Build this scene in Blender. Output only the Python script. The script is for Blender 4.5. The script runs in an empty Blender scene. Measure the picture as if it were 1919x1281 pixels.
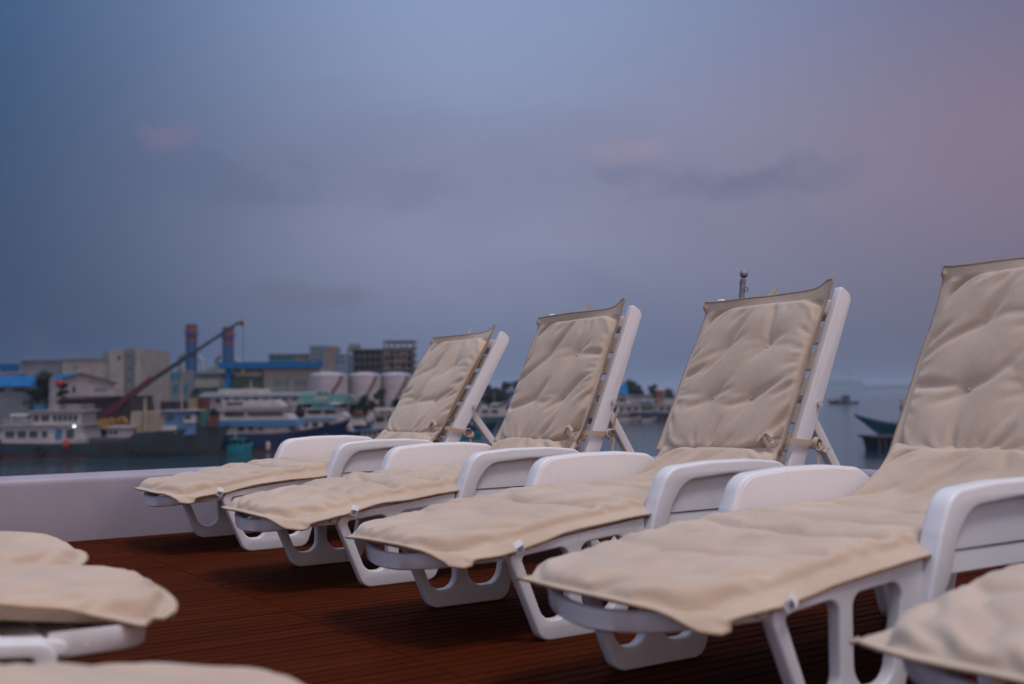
import bpy, bmesh, math, random
import numpy as np
from mathutils import Vector, Matrix
R = math.radians
random.seed(7)
scene = bpy.context.scene
COL = scene.collection

# ------------------------------------------------------------------ camera, sky, sun, exposure
F_PX, CAM_H, HORIZON, ROLL = 2134.0, 0.68, 733.5, R(-.6)          # focal length in pixels of a 1919 px wide frame
cam_d = bpy.data.cameras.new('camera'); cam = bpy.data.objects.new('camera', cam_d); COL.objects.link(cam)
cam_d.sensor_width = 36; cam_d.lens = 36*F_PX/1919
cam_d.clip_start = .05; cam_d.clip_end = 20000
cam.location = (0, 0, CAM_H)
cam.rotation_euler = (Matrix.Rotation(R(90)+math.atan((HORIZON-640.5)/F_PX), 3, 'X') @ Matrix.Rotation(ROLL, 3, 'Z')).to_euler()
cam_d.dof.use_dof = True; cam_d.dof.focus_distance = 4.35; cam_d.dof.aperture_fstop = 2.25
cam_d.dof.aperture_blades = 9
scene.camera = cam
scene.view_settings.view_transform = 'Standard'; scene.view_settings.look = 'None'
scene.view_settings.gamma = 1; scene.view_settings.use_curve_mapping = False
scene.view_settings.exposure = 0.0
scene.cycles.use_denoising = True
scene.cycles.max_bounces = 6; scene.cycles.volume_bounces = 0
scene.cycles.caustics_reflective = False; scene.cycles.caustics_refractive = False

def srgb(r, g, b):
    def f(c):
        c /= 255.; return c/12.92 if c <= .04045 else ((c+.055)/1.055)**2.4
    return (f(r), f(g), f(b), 1)

class NT:
    """short-hand for node building"""
    def __init__(s, tree): s.t = tree; s.n = tree.nodes; s.l = tree.links
    def new(s, typ, **kw):
        n = s.n.new(typ)
        for k, v in kw.items(): setattr(n, k, v)
        return n
    def put(s, sock, v):
        if isinstance(v, bpy.types.NodeSocket): s.l.new(v, sock)
        else: sock.default_value = v
    def math(s, op, a, b=0., c=None, clamp=False):
        n = s.new('ShaderNodeMath', operation=op, use_clamp=clamp); s.put(n.inputs[0], a); s.put(n.inputs[1], b)
        if c is not None: s.put(n.inputs[2], c)
        return n.outputs[0]
    def ramp(s, x, lo, hi, smooth=True):
        n = s.new('ShaderNodeMapRange', interpolation_type='SMOOTHSTEP' if smooth else 'LINEAR')
        s.put(n.inputs[0], x); s.put(n.inputs[1], lo); s.put(n.inputs[2], hi); return n.outputs[0]
    def mix(s, f, a, b, blend='MIX'):
        n = s.new('ShaderNodeMix', data_type='RGBA', blend_type=blend); s.put(n.inputs[0], f); s.put(n.inputs[6], a); s.put(n.inputs[7], b)
        return n.outputs[2]
    def noise(s, vec, scale, detail=4, rough=.5, dist=0.):
        n = s.new('ShaderNodeTexNoise'); s.put(n.inputs['Vector'], vec); n.inputs['Scale'].default_value = scale
        n.inputs['Detail'].default_value = detail; n.inputs['Roughness'].default_value = rough; n.inputs['Distortion'].default_value = dist
        return n.outputs[0]
    def mapping(s, vec, scale=(1, 1, 1), loc=(0, 0, 0), rot=(0, 0, 0)):
        n = s.new('ShaderNodeMapping'); s.put(n.inputs[0], vec); n.inputs[3].default_value = scale; n.inputs[1].default_value = loc; n.inputs[2].default_value = rot
        return n.outputs[0]

SUN_EL, SUN_AZ = 4.0, 148.0      # the sun has all but set, behind the camera to the right
world = bpy.data.worlds.new('World'); scene.world = world; world.use_nodes = True
w = NT(world.node_tree); w.n.clear()
tc = w.new('ShaderNodeTexCoord').outputs['Generated']
sep = w.new('ShaderNodeSeparateXYZ'); w.l.new(tc, sep.inputs[0])
X, Y, Z = sep.outputs
side = w.math('ADD', w.math('MULTIPLY', X, .93), w.math('MULTIPLY', Y, -.25))         # towards the after-glow
sidef = w.ramp(side, -.85, .40)
blue = w.mix(w.ramp(Z, .02, .34), srgb(36, 64, 98), srgb(30, 70, 114))
mid = w.mix(w.ramp(Z, .0, .16), srgb(98, 112, 142), srgb(134, 140, 170))
mid = w.mix(w.ramp(Z, .17, .36), mid, srgb(134, 152, 190))
mauve = w.mix(w.ramp(Z, .02, .19), srgb(96, 101, 125), srgb(128, 114, 136))
mauve = w.mix(w.ramp(Z, .2, .36), mauve, srgb(106, 106, 140))
sky = w.mix(w.ramp(side, -.68, -.27), blue, mid)
sky = w.mix(w.ramp(side, -.28, .22), sky, mauve)
# clouds: thin grey-blue banks with a few rosy tops
cv = w.mapping(tc, (1, 1, 3.0), (3.1, .4, .2))
c1 = w.ramp(w.noise(cv, 2.4, 5, .5, .3), .48, .74)
sky = w.mix(w.math('MULTIPLY', c1, .20), sky, w.mix(sidef, srgb(58, 76, 110), srgb(96, 100, 132)))
cv2 = w.mapping(tc, (1, 1, 2.2), (7.3, 2.4, .9))
c2 = w.ramp(w.noise(cv2, 5.5, 6, .55, .4), .60, .82)
sky = w.mix(w.math('MULTIPLY', c2, .10), sky, srgb(160, 132, 154))
nz = w.new('ShaderNodeTexNoise'); w.l.new(w.mapping(tc, (1, 1, 1.6)), nz.inputs['Vector']); nz.inputs['Scale'].default_value = 16; nz.inputs['Detail'].default_value = 6; nz.inputs['Roughness'].default_value = .6
def puff(x, z, rx, rz, col, amt):           # one loose patch of cumulus or smoke, mixed into the sky colour
    global sky
    v1 = w.new('ShaderNodeVectorMath', operation='SUBTRACT'); w.l.new(tc, v1.inputs[0]); c_ = Vector((x, 1, z)).normalized(); v1.inputs[1].default_value = c_
    v2 = w.new('ShaderNodeVectorMath', operation='MULTIPLY'); w.l.new(v1.outputs[0], v2.inputs[0]); v2.inputs[1].default_value = (1/rx, 2., 1/rz)
    v3 = w.new('ShaderNodeVectorMath', operation='LENGTH'); w.l.new(v2.outputs[0], v3.inputs[0])
    m_ = w.ramp(w.math('ADD', v3.outputs['Value'], w.math('MULTIPLY_ADD', nz.outputs[0], 4.0, -2.0)), 1.15, .1)
    sky = w.mix(w.math('MULTIPLY', m_, amt), sky, col)
puff(-.285, .195, .095, .030, srgb(78, 92, 128), .24)
puff(-.312, .232, .034, .017, srgb(138, 116, 146), .30)
puff(.165, .185, .085, .022, srgb(98, 104, 138), .36)
puff(.245, .186, .09, .016, srgb(100, 104, 138), .30)
puff(.118, .215, .045, .013, srgb(166, 138, 158), .30)
puff(-.185, .088, .085, .013, srgb(92, 96, 116), .30)  # chimney smoke, painted into the sky colour
puff(-.08, .185, .045, .018, srgb(108, 118, 150), .4)
# towards the zenith the dusk sky stays clear and bright; the western half still glows
zen = w.ramp(Z, .40, .95)
sky = w.mix(zen, sky, (.66, .78, 1.10, 1))
# the western half, behind the camera, is still bright: blue in the south-west, rosy where the sun went down
west = w.math('MULTIPLY', w.ramp(Y, .25, -.85), w.ramp(Z, .95, .0))
sky = w.mix(west, sky, w.mix(w.ramp(X, -.75, .35), (.36, .56, 1.0, 1), (1.22, .86, .83, 1)))
nish = w.new('ShaderNodeTexSky', sky_type='NISHITA', sun_disc=False); nish.sun_elevation = R(SUN_EL); nish.sun_rotation = R(SUN_AZ)
nish.air_density = 1.4; nish.dust_density = 3.0
sky = w.mix(.008, sky, nish.outputs[0], 'ADD')
bg = w.new('ShaderNodeBackground'); w.l.new(sky, bg.inputs[0]); bg.inputs[1].default_value = 1.0
wo = w.new('ShaderNodeOutputWorld'); w.l.new(bg.outputs[0], wo.inputs[0])
world.cycles_visibility.camera = True

sun_d = bpy.data.lights.new('sun', 'SUN'); sun = bpy.data.objects.new('sun', sun_d); COL.objects.link(sun)
sun_d.energy = 1.35; sun_d.angle = R(15); sun_d.color = (1, .92, .86)
# high soft light
sun.rotation_euler = Vector((.26, -.28, .92)).to_track_quat('Z', 'Y').to_euler()

# ------------------------------------------------------------------ helpers
def tag(o, label, cat, group=None, kind=None):
    if label: o['label'] = label
    if cat: o['category'] = cat
    if group: o['group'] = group
    if kind: o['kind'] = kind
    return o
def empty(name, loc=(0, 0, 0), rz=0.):
    o = bpy.data.objects.new(name, None); COL.objects.link(o); o.location = loc; o.rotation_euler = (0, 0, rz)
    o.empty_display_size = .2
    return o
def thing(name, label, cat, loc=(0, 0, 0), rz=0., group=None):
    return tag(empty(name, loc, rz), label, cat, group)
def link(name, me, parent=None, mat=None):
    if mat is not None and not me.materials: me.materials.append(mat)
    o = bpy.data.objects.new(name, me); COL.objects.link(o)
    if parent: o.parent = parent
    return o
def copy_tree(o, parent=None, label=None):
    c = o.copy(); COL.objects.link(c); c.parent = parent
    if label: c['label'] = label
    for ch in list(o.children): copy_tree(ch, c)
    return c
def smooth(me, ang=40):
    for p in me.polygons: p.use_smooth = True
    if ang is not None: me.set_sharp_from_angle(angle=R(ang))
    return me

class MB:
    """collects shapes into ONE mesh"""
    def __init__(s): s.v = []; s.f = []
    def add(s, vs, fs):
        n = len(s.v); s.v += [tuple(p) for p in vs]; s.f += [tuple(i+n for i in q) for q in fs]; return s
    def hexa(s, p):          # 8 corners: bottom ring then top ring
        return s.add(p, [(0, 3, 2, 1), (4, 5, 6, 7), (0, 1, 5, 4), (1, 2, 6, 5), (2, 3, 7, 6), (3, 0, 4, 7)])
    def box(s, x0, x1, y0, y1, z0, z1):
        return s.hexa([(x0, y0, z0), (x1, y0, z0), (x1, y1, z0), (x0, y1, z0), (x0, y0, z1), (x1, y0, z1), (x1, y1, z1), (x0, y1, z1)])
    def prism(s, poly, axis, a0, a1):   # poly in the two other axes
        def P(q, a): return {'x': (a, q[0], q[1]), 'y': (q[0], a, q[1]), 'z': (q[0], q[1], a)}[axis]
        n = len(poly)
        return s.add([P(q, a0) for q in poly]+[P(q, a1) for q in poly],
                     [tuple(range(n))[::-1], tuple(range(n, 2*n))]+[(i, (i+1) % n, n+(i+1) % n, n+i) for i in range(n)])
    def tube(s, pts, rad, n=8, caps=True):
        pts = [Vector(p) for p in pts]; k = len(pts)
        rads = rad if isinstance(rad, (list, tuple)) else [rad]*k
        vs = []; up = Vector((0, 0, 1)); a = None
        for i, p in enumerate(pts):
            t = (pts[min(i+1, k-1)]-pts[max(i-1, 0)]).normalized()
            if a is None: a = t.cross(up if abs(t.z) < .95 else Vector((1, 0, 0))).normalized()
            a = (a-t*a.dot(t)).normalized(); b = t.cross(a)
            for j in range(n):
                th = 2*math.pi*j/n
                vs.append(p+(a*math.cos(th)+b*math.sin(th))*rads[i])
        fs = [(i*n+j, i*n+(j+1) % n, (i+1)*n+(j+1) % n, (i+1)*n+j) for i in range(k-1) for j in range(n)]
        if caps: fs += [tuple(range(n))[::-1], tuple(range((k-1)*n, k*n))]
        return s.add(vs, fs)
    def lathe(s, prof, c=(0, 0, 0), n=16):
        vs = [(c[0]+r*math.cos(2*math.pi*j/n), c[1]+r*math.sin(2*math.pi*j/n), c[2]+z) for r, z in prof for j in range(n)]
        k = len(prof)
        fs = [(i*n+j, i*n+(j+1) % n, (i+1)*n+(j+1) % n, (i+1)*n+j) for i in range(k-1) for j in range(n)]
        fs += [tuple(range(n))[::-1], tuple(range((k-1)*n, k*n))]
        return s.add(vs, fs)
    def mesh(s, name):
        me = bpy.data.meshes.new(name); me.from_pydata(s.v, [], s.f)
        bm = bmesh.new(); bm.from_mesh(me); bmesh.ops.recalc_face_normals(bm, faces=bm.faces); bm.to_mesh(me); bm.free()
        return me
    def build(s, name, mat, parent=None, sm=None, bevel=0.):
        me = s.mesh(name)
        if bevel:
            bm = bmesh.new(); bm.from_mesh(me)
            bmesh.ops.bevel(bm, geom=[e for e in bm.edges if e.calc_face_angle(0) > R(30)], offset=bevel, segments=2, affect='EDGES', profile=.6, clamp_overlap=True)
            bm.to_mesh(me); bm.free()
        if sm is not None: smooth(me, sm)
        return link(name, me, parent, mat)

def fillet(pts, n=6):
    """polygon [(x, y, radius)] -> rounded outline"""
    out = []; m = len(pts)
    for i in range(m):
        p = Vector(pts[i][:2]); r = pts[i][2] if len(pts[i]) > 2 else 0
        a = Vector(pts[i-1][:2])-p; b = Vector(pts[(i+1) % m][:2])-p
        if r <= 0: out.append(tuple(p)); continue
        la, lb = a.length, b.length; a.normalize(); b.normalize()
        ang = a.angle(b); t = min(r/math.tan(ang/2), la*.48, lb*.48); r = t*math.tan(ang/2)
        c = p+(a+b).normalized()*(r/math.sin(ang/2))
        s0 = p+a*t-c; s1 = p+b*t-c
        tot = s0.angle_signed(s1)
        for k in range(n+1):
            q = s0.copy(); q.rotate(Matrix.Rotation(-tot*k/n, 2)); out.append(tuple(c+q))
    return out
def plate(name, outlines, y0, y1, bevel=.004):
    """outline + holes in the x/z plane made a solid between y0 and y1, with rounded edges"""
    cu = bpy.data.curves.new('tmp', 'CURVE'); cu.dimensions = '2D'; cu.fill_mode = 'BOTH'
    cu.extrude = max(abs(y1-y0)/2-bevel, .0005); cu.bevel_depth = bevel; cu.bevel_resolution = 2; cu.offset = -bevel
    for o in outlines:
        sp = cu.splines.new('POLY'); sp.points.add(len(o)-1); sp.use_cyclic_u = True
        for q, p in zip(sp.points, o): q.co = (p[0], p[1], 0, 1)
    ob = bpy.data.objects.new('tmp', cu); COL.objects.link(ob)
    bpy.context.view_layer.update()
    me = bpy.data.meshes.new_from_object(ob.evaluated_get(bpy.context.evaluated_depsgraph_get()))
    bpy.data.objects.remove(ob); bpy.data.curves.remove(cu)
    me.name = name; me.materials.clear()
    me.transform(Matrix(((1, 0, 0, 0), (0, 0, -1, (y0+y1)/2), (0, 1, 0, 0), (0, 0, 0, 1))))
    bm = bmesh.new(); bm.from_mesh(me); bmesh.ops.remove_doubles(bm, verts=bm.verts, dist=1e-5)
    bmesh.ops.recalc_face_normals(bm, faces=bm.faces); bm.to_mesh(me); bm.free()
    return smooth(me, 35)

# ------------------------------------------------------------------ materials
def material(name, col, rough=.6, var=0., scale=3., bump=0., bscale=40., metal=0., spec=.5, col2=None, coat=0.):
    m = bpy.data.materials.new(name); m.use_nodes = True; t = NT(m.node_tree)
    b = t.n['Principled BSDF']; b.inputs['Roughness'].default_value = rough; b.inputs['Metallic'].default_value = metal
    b.inputs['Specular IOR Level'].default_value = spec
    c = col if len(col) == 4 else (*col, 1)
    if var or bump: co = t.new('ShaderNodeTexCoord').outputs['Object']
    if var:
        dk = col2 if col2 else tuple(x*(1-var) for x in c[:3])
        f = t.ramp(t.noise(co, scale, 6, .62), .3, .72)
        t.l.new(t.mix(f, (*dk[:3], 1), c), b.inputs['Base Color'])
        t.l.new(t.math('ADD', t.math('MULTIPLY', f, -.12), rough+.06), b.inputs['Roughness'])
    else: b.inputs['Base Color'].default_value = c
    if bump:
        bn = t.new('ShaderNodeBump'); bn.inputs['Strength'].default_value = bump; bn.inputs['Distance'].default_value = .01
        t.l.new(t.noise(co, bscale, 5, .6), bn.inputs['Height']); t.l.new(bn.outputs[0], b.inputs['Normal'])
    return m

def plastic_material():
    m = material('white_resin', (.74, .71, .70), .42); t = NT(m.node_tree); b = t.n['Principled BSDF']
    co = t.new('ShaderNodeTexCoord').outputs['Object']
    inf = t.new('ShaderNodeObjectInfo')
    va = t.new('ShaderNodeVectorMath', operation='ADD'); t.l.new(co, va.inputs[0]); t.l.new(inf.outputs['Location'], va.inputs[1]); co2 = va.outputs[0]
    grime = t.ramp(t.noise(co2, 7, 7, .65), .52, .80)
    streak = t.ramp(t.noise(t.mapping(co2, (60, 60, 5)), 1, 4, .6), .56, .82)
    speck = t.ramp(t.noise(co2, 140, 2, .5), .72, .80)
    c = t.mix(t.math('MULTIPLY', grime, .42), (.70, .672, .668, 1), (.50, .45, .40, 1))
    c = t.mix(t.math('MULTIPLY', streak, .34), c, (.48, .43, .38, 1))
    c = t.mix(t.math('MULTIPLY', speck, .5), c, (.30, .26, .23, 1))
    t.l.new(c, b.inputs['Base Color'])
    t.l.new(t.math('ADD', t.math('MULTIPLY', grime, .22), .36), b.inputs['Roughness'])
    b.inputs['Subsurface Weight'].default_value = .0
    bn = t.new('ShaderNodeBump'); bn.inputs['Strength'].default_value = .10; bn.inputs['Distance'].default_value = .002
    t.l.new(t.noise(co, 220, 3, .6), bn.inputs['Height']); t.l.new(bn.outputs[0], b.inputs['Normal'])
    return m

def fabric_material():
    m = material('beige_canvas', (.5, .38, .28), .9); t = NT(m.node_tree); b = t.n['Principled BSDF']
    co = t.new('ShaderNodeTexCoord').outputs['Object']
    inf = t.new('ShaderNodeObjectInfo')
    va = t.new('ShaderNodeVectorMath', operation='ADD'); t.l.new(co, va.inputs[0]); t.l.new(inf.outputs['Location'], va.inputs[1]); co2 = va.outputs[0]
    f = t.ramp(t.noise(co2, 4.5, 6, .6), .3, .75)
    c = t.mix(f, (.47, .345, .245, 1), (.56, .425, .315, 1))
    stain = t.ramp(t.noise(co2, 2.3, 7, .7, .6), .60, .80)
    c = t.mix(t.math('MULTIPLY', stain, .45), c, (.35, .24, .16, 1))
    blot = t.ramp(t.noise(co2, 11, 5, .7, 1.), .64, .74)
    c = t.mix(t.math('MULTIPLY', blot, .22), c, (.28, .20, .14, 1))
    fine = t.noise(co2, 420, 2, .5)
    c = t.mix(.16, c, t.mix(fine, (.25, .18, .12, 1), (.75, .6, .46, 1)))
    t.l.new(c, b.inputs['Base Color']); b.inputs['Roughness'].default_value = .88
    b.inputs['Sheen Weight'].default_value = .25; b.inputs['Sheen Roughness'].default_value = .5
    b.inputs['Specular IOR Level'].default_value = .25
    w1 = t.new('ShaderNodeTexWave', wave_type='BANDS', bands_direction='DIAGONAL'); t.l.new(co, w1.inputs[0]); w1.inputs['Scale'].default_value = 260
    bn = t.new('ShaderNodeBump'); bn.inputs['Strength'].default_value = .12; bn.inputs['Distance'].default_value = .001
    t.l.new(w1.outputs[1], bn.inputs['Height'])
    bn2 = t.new('ShaderNodeBump'); bn2.inputs['Strength'].default_value = .35; bn2.inputs['Distance'].default_value = .006
    t.l.new(t.noise(t.mapping(co2, (1, 1, 1)), 26, 5, .6, .8), bn2.inputs['Height']); t.l.new(bn.outputs[0], bn2.inputs['Normal'])
    t.l.new(bn2.outputs[0], b.inputs['Normal'])
    return m

def wood_material():
    m = material('red_brown_teak', (.06, .02, .01), .5); t = NT(m.node_tree); b = t.n['Principled BSDF']
    co = t.new('ShaderNodeTexCoord').outputs['Object']
    inf = t.new('ShaderNodeObjectInfo')
    va = t.new('ShaderNodeVectorMath', operation='ADD'); t.l.new(co, va.inputs[0]); t.l.new(inf.outputs['Location'], va.inputs[1]); co2 = va.outputs[0]
    g = t.noise(t.mapping(co2, (3, 60, 60)), 1.5, 6, .6, .3)
    c = t.mix(t.ramp(g, .3, .7), (.046, .0078, .0014, 1), (.078, .0140, .0026, 1))
    c = t.mix(t.math('MULTIPLY', inf.outputs['Random'], .45), c, (.030, .0052, .0012, 1))
    wear = t.ramp(t.noise(co2, 1.3, 6, .65), .48, .75)
    c = t.mix(t.math('MULTIPLY', wear, .35), c, (.090, .019, .005, 1))
    t.l.new(c, b.inputs['Base Color'])
    t.l.new(t.math('ADD', t.math('MULTIPLY', wear, .15), .72), b.inputs['Roughness'])
    b.inputs['Specular IOR Level'].default_value = .03
    bn = t.new('ShaderNodeBump'); bn.inputs['Strength'].default_value = .25; bn.inputs['Distance'].default_value = .002
    t.l.new(g, bn.inputs['Height']); t.l.new(bn.outputs[0], b.inputs['Normal'])
    return m

def water_material():
    m = material('sea_water', (.014, .046, .058), .09); t = NT(m.node_tree); b = t.n['Principled BSDF']
    b.inputs['IOR'].default_value = 1.33; b.inputs['Specular IOR Level'].default_value = .5
    co = t.new('ShaderNodeTexCoord').outputs['Object']
    n1 = t.noise(t.mapping(co, (.6, .9, 1), (0, 0, 0), (0, 0, .5)), 1.1, 5, .6, .4)
    n2 = t.noise(t.mapping(co, (.05, .09, 1)), 1., 4, .55)
    bn = t.new('ShaderNodeBump'); bn.inputs['Strength'].default_value = .35; bn.inputs['Distance'].default_value = .14
    t.l.new(t.math('ADD', n1, t.math('MULTIPLY', n2, 1.5)), bn.inputs['Height']); t.l.new(bn.outputs[0], b.inputs['Normal'])
    return m

MAT = {}
def mt(name, *a, **k):
    if name not in MAT: MAT[name] = material(name, *a, **k)
    return MAT[name]
PLASTIC, FABRIC, WOOD, WATER = plastic_material(), fabric_material(), wood_material(), water_material()
CAULK = material('black_caulk', (.008, .006, .006), .7)
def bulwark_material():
    m = material('shaded_white_paint', (.3, .27, .31), .45); t = NT(m.node_tree); b = t.n['Principled BSDF']
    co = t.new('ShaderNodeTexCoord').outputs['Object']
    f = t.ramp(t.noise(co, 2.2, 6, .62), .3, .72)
    c = t.mix(f, (.255, .225, .265, 1), (.315, .28, .325, 1))  # white paint greyed: shade and corner falloff are put into the base colour
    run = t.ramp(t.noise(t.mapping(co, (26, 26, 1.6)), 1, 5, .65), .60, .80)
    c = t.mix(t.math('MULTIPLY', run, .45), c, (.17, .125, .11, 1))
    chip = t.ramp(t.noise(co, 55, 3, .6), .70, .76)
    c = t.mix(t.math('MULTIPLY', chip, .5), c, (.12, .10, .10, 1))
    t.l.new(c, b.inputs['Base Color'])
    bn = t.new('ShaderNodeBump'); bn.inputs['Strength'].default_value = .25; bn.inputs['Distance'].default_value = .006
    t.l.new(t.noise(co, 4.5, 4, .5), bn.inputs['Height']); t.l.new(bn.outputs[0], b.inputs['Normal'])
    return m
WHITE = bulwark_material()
TAGW = material('white_label', (.82, .82, .82), .7)
TAGG = material('grey_print', (.09, .09, .10), .7)
UNDER = material('brown_backing', (.13, .07, .045), .9, .2, 20)
STEEL = material('weathered_steel', (.30, .30, .31), .55, .4, 30, metal=.6)
GREYP = material('grey_bolt', (.5, .48, .47), .4)

# ------------------------------------------------------------------ ship axes: a runs along the loungers (foot to head), r across them
AX = Vector((.8250, .5652, 0)); RX = Vector((.5652, -.8250, 0)); ROT = math.atan2(AX.y, AX.x)
def ship(u, v, z=0.): return AX*u+RX*v+Vector((0, 0, z))

# ------------------------------------------------------------------ deck of laid planks
deck = tag(empty('deck', (0, 0, 0), ROT), None, None, kind='structure')      # local x = u, local y = -v
MB().box(-4, 4.20, -2.5, 5.7, -.30, -.012).build('deck_bed', CAULK, deck)
PW, GAP = .051, .0095
for seg, (x0, x1) in enumerate(((-1.55, 1.451), (1.455, 4.15))):
    me = MB().box(0, x1-x0, 0, PW-GAP, -.02, 0).mesh('plank')
    bm = bmesh.new(); bm.from_mesh(me)
    bmesh.ops.bevel(bm, geom=[e for e in bm.edges if all(v.co.z > -.001 for v in e.verts)], offset=.0015, segments=1, affect='EDGES'); bm.to_mesh(me); bm.free()
    me.materials.append(WOOD)
    y = 5.615-PW
    while y > 1.25:
        o = link('plank', me, deck); o.location = (x0, y, random.uniform(-.0007, .0007)); y -= PW
mb = MB()
for k in range(60): mb.box(-4, 4.15, 1.20-PW*(k+1), 1.20-PW*k-GAP, -.02, 0)
o = mb.build('planking', WOOD, deck); o['kind'] = 'stuff'
mb = MB()
for k in range(87): mb.box(-4, -1.554, 5.615-PW*(k+1), 5.615-PW*k-GAP, -.02, 0)
o = mb.build('planking', WOOD, deck); o['kind'] = 'stuff'

# bulwark: runs straight along the side, turns round the stern corner
def bulwark():
    path = [(-5.0, -5.605)]
    path += [(x, -5.605) for x in np.linspace(-4, 3.15, 16)]
    path += [(3.15+1.0*math.sin(t), -5.605+1.0*(1-math.cos(t))) for t in np.linspace(0, math.pi/2, 14)[1:]]
    path += [(4.15, v) for v in np.linspace(-4.3, 2.0, 12)]
    prof = [(0, -.03), (0, .270), (.006, .290), (.02, .304), (.04, .312), (.06, .314), (.08, .314), (.10, .310), (.118, .298), (.124, .28), (.124, .10), (.14, -.35), (.14, -7.)]
    vs, fs = [], []; k = len(prof)
    for i, p in enumerate(path):
        a = Vector(path[max(i-1, 0)]); b = Vector(path[min(i+1, len(path)-1)]); t = (b-a).normalized(); n = Vector((t.y, -t.x))
        for d, z in prof:
            q = Vector(p)+n*d; vs.append((q.x, -q.y, z))
    for i in range(len(path)-1):
        fs += [(i*k+j, i*k+j+1, (i+1)*k+j+1, (i+1)*k+j) for j in range(k-1)]
    b = MB().add(vs, fs)
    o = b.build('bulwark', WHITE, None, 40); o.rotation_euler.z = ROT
    tag(o, 'low white bulwark running round the edge of the brown deck', 'bulwark')
    for x in (-2.2, .35, 2.9):
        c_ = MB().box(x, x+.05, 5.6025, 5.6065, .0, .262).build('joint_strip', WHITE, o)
bulwark()

# flag staff at the stern
st = thing('flag_staff', 'thin steel flag staff with ball top behind the third lounger', 'flagpole', ship(4.12, -4.12, .305))
MB().tube([(0, 0, 0), (.10, 0, .93)], .0142, 12).build('pole', STEEL, st, 40)
MB().lathe([(.001, -.021), (.013, -.018), (.019, -.008), (.021, 0), (.019, .009), (.013, .018), (.001, .021)], (.1035, 0, .955), 14).build('ball_finial', STEEL, st, 80)
MB().lathe([(.0135, 0), (.0165, .0), (.0165, .010), (.0135, .010)], (.0965, 0, .905), 14).build('collar', STEEL, st, 40)
MB().tube([(.114+.008*math.cos(t), 0, .880+.012*math.sin(t)) for t in np.linspace(0, 6.28, 14)], .003, 6).build('halyard_ring', STEEL, st, 60)
MB().lathe([(.05, 0), (.05, .02), (.028, .03), (.024, .06), (.017, .06)], (0, 0, 0), 16).build('base_socket', STEEL, st, 40)

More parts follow.
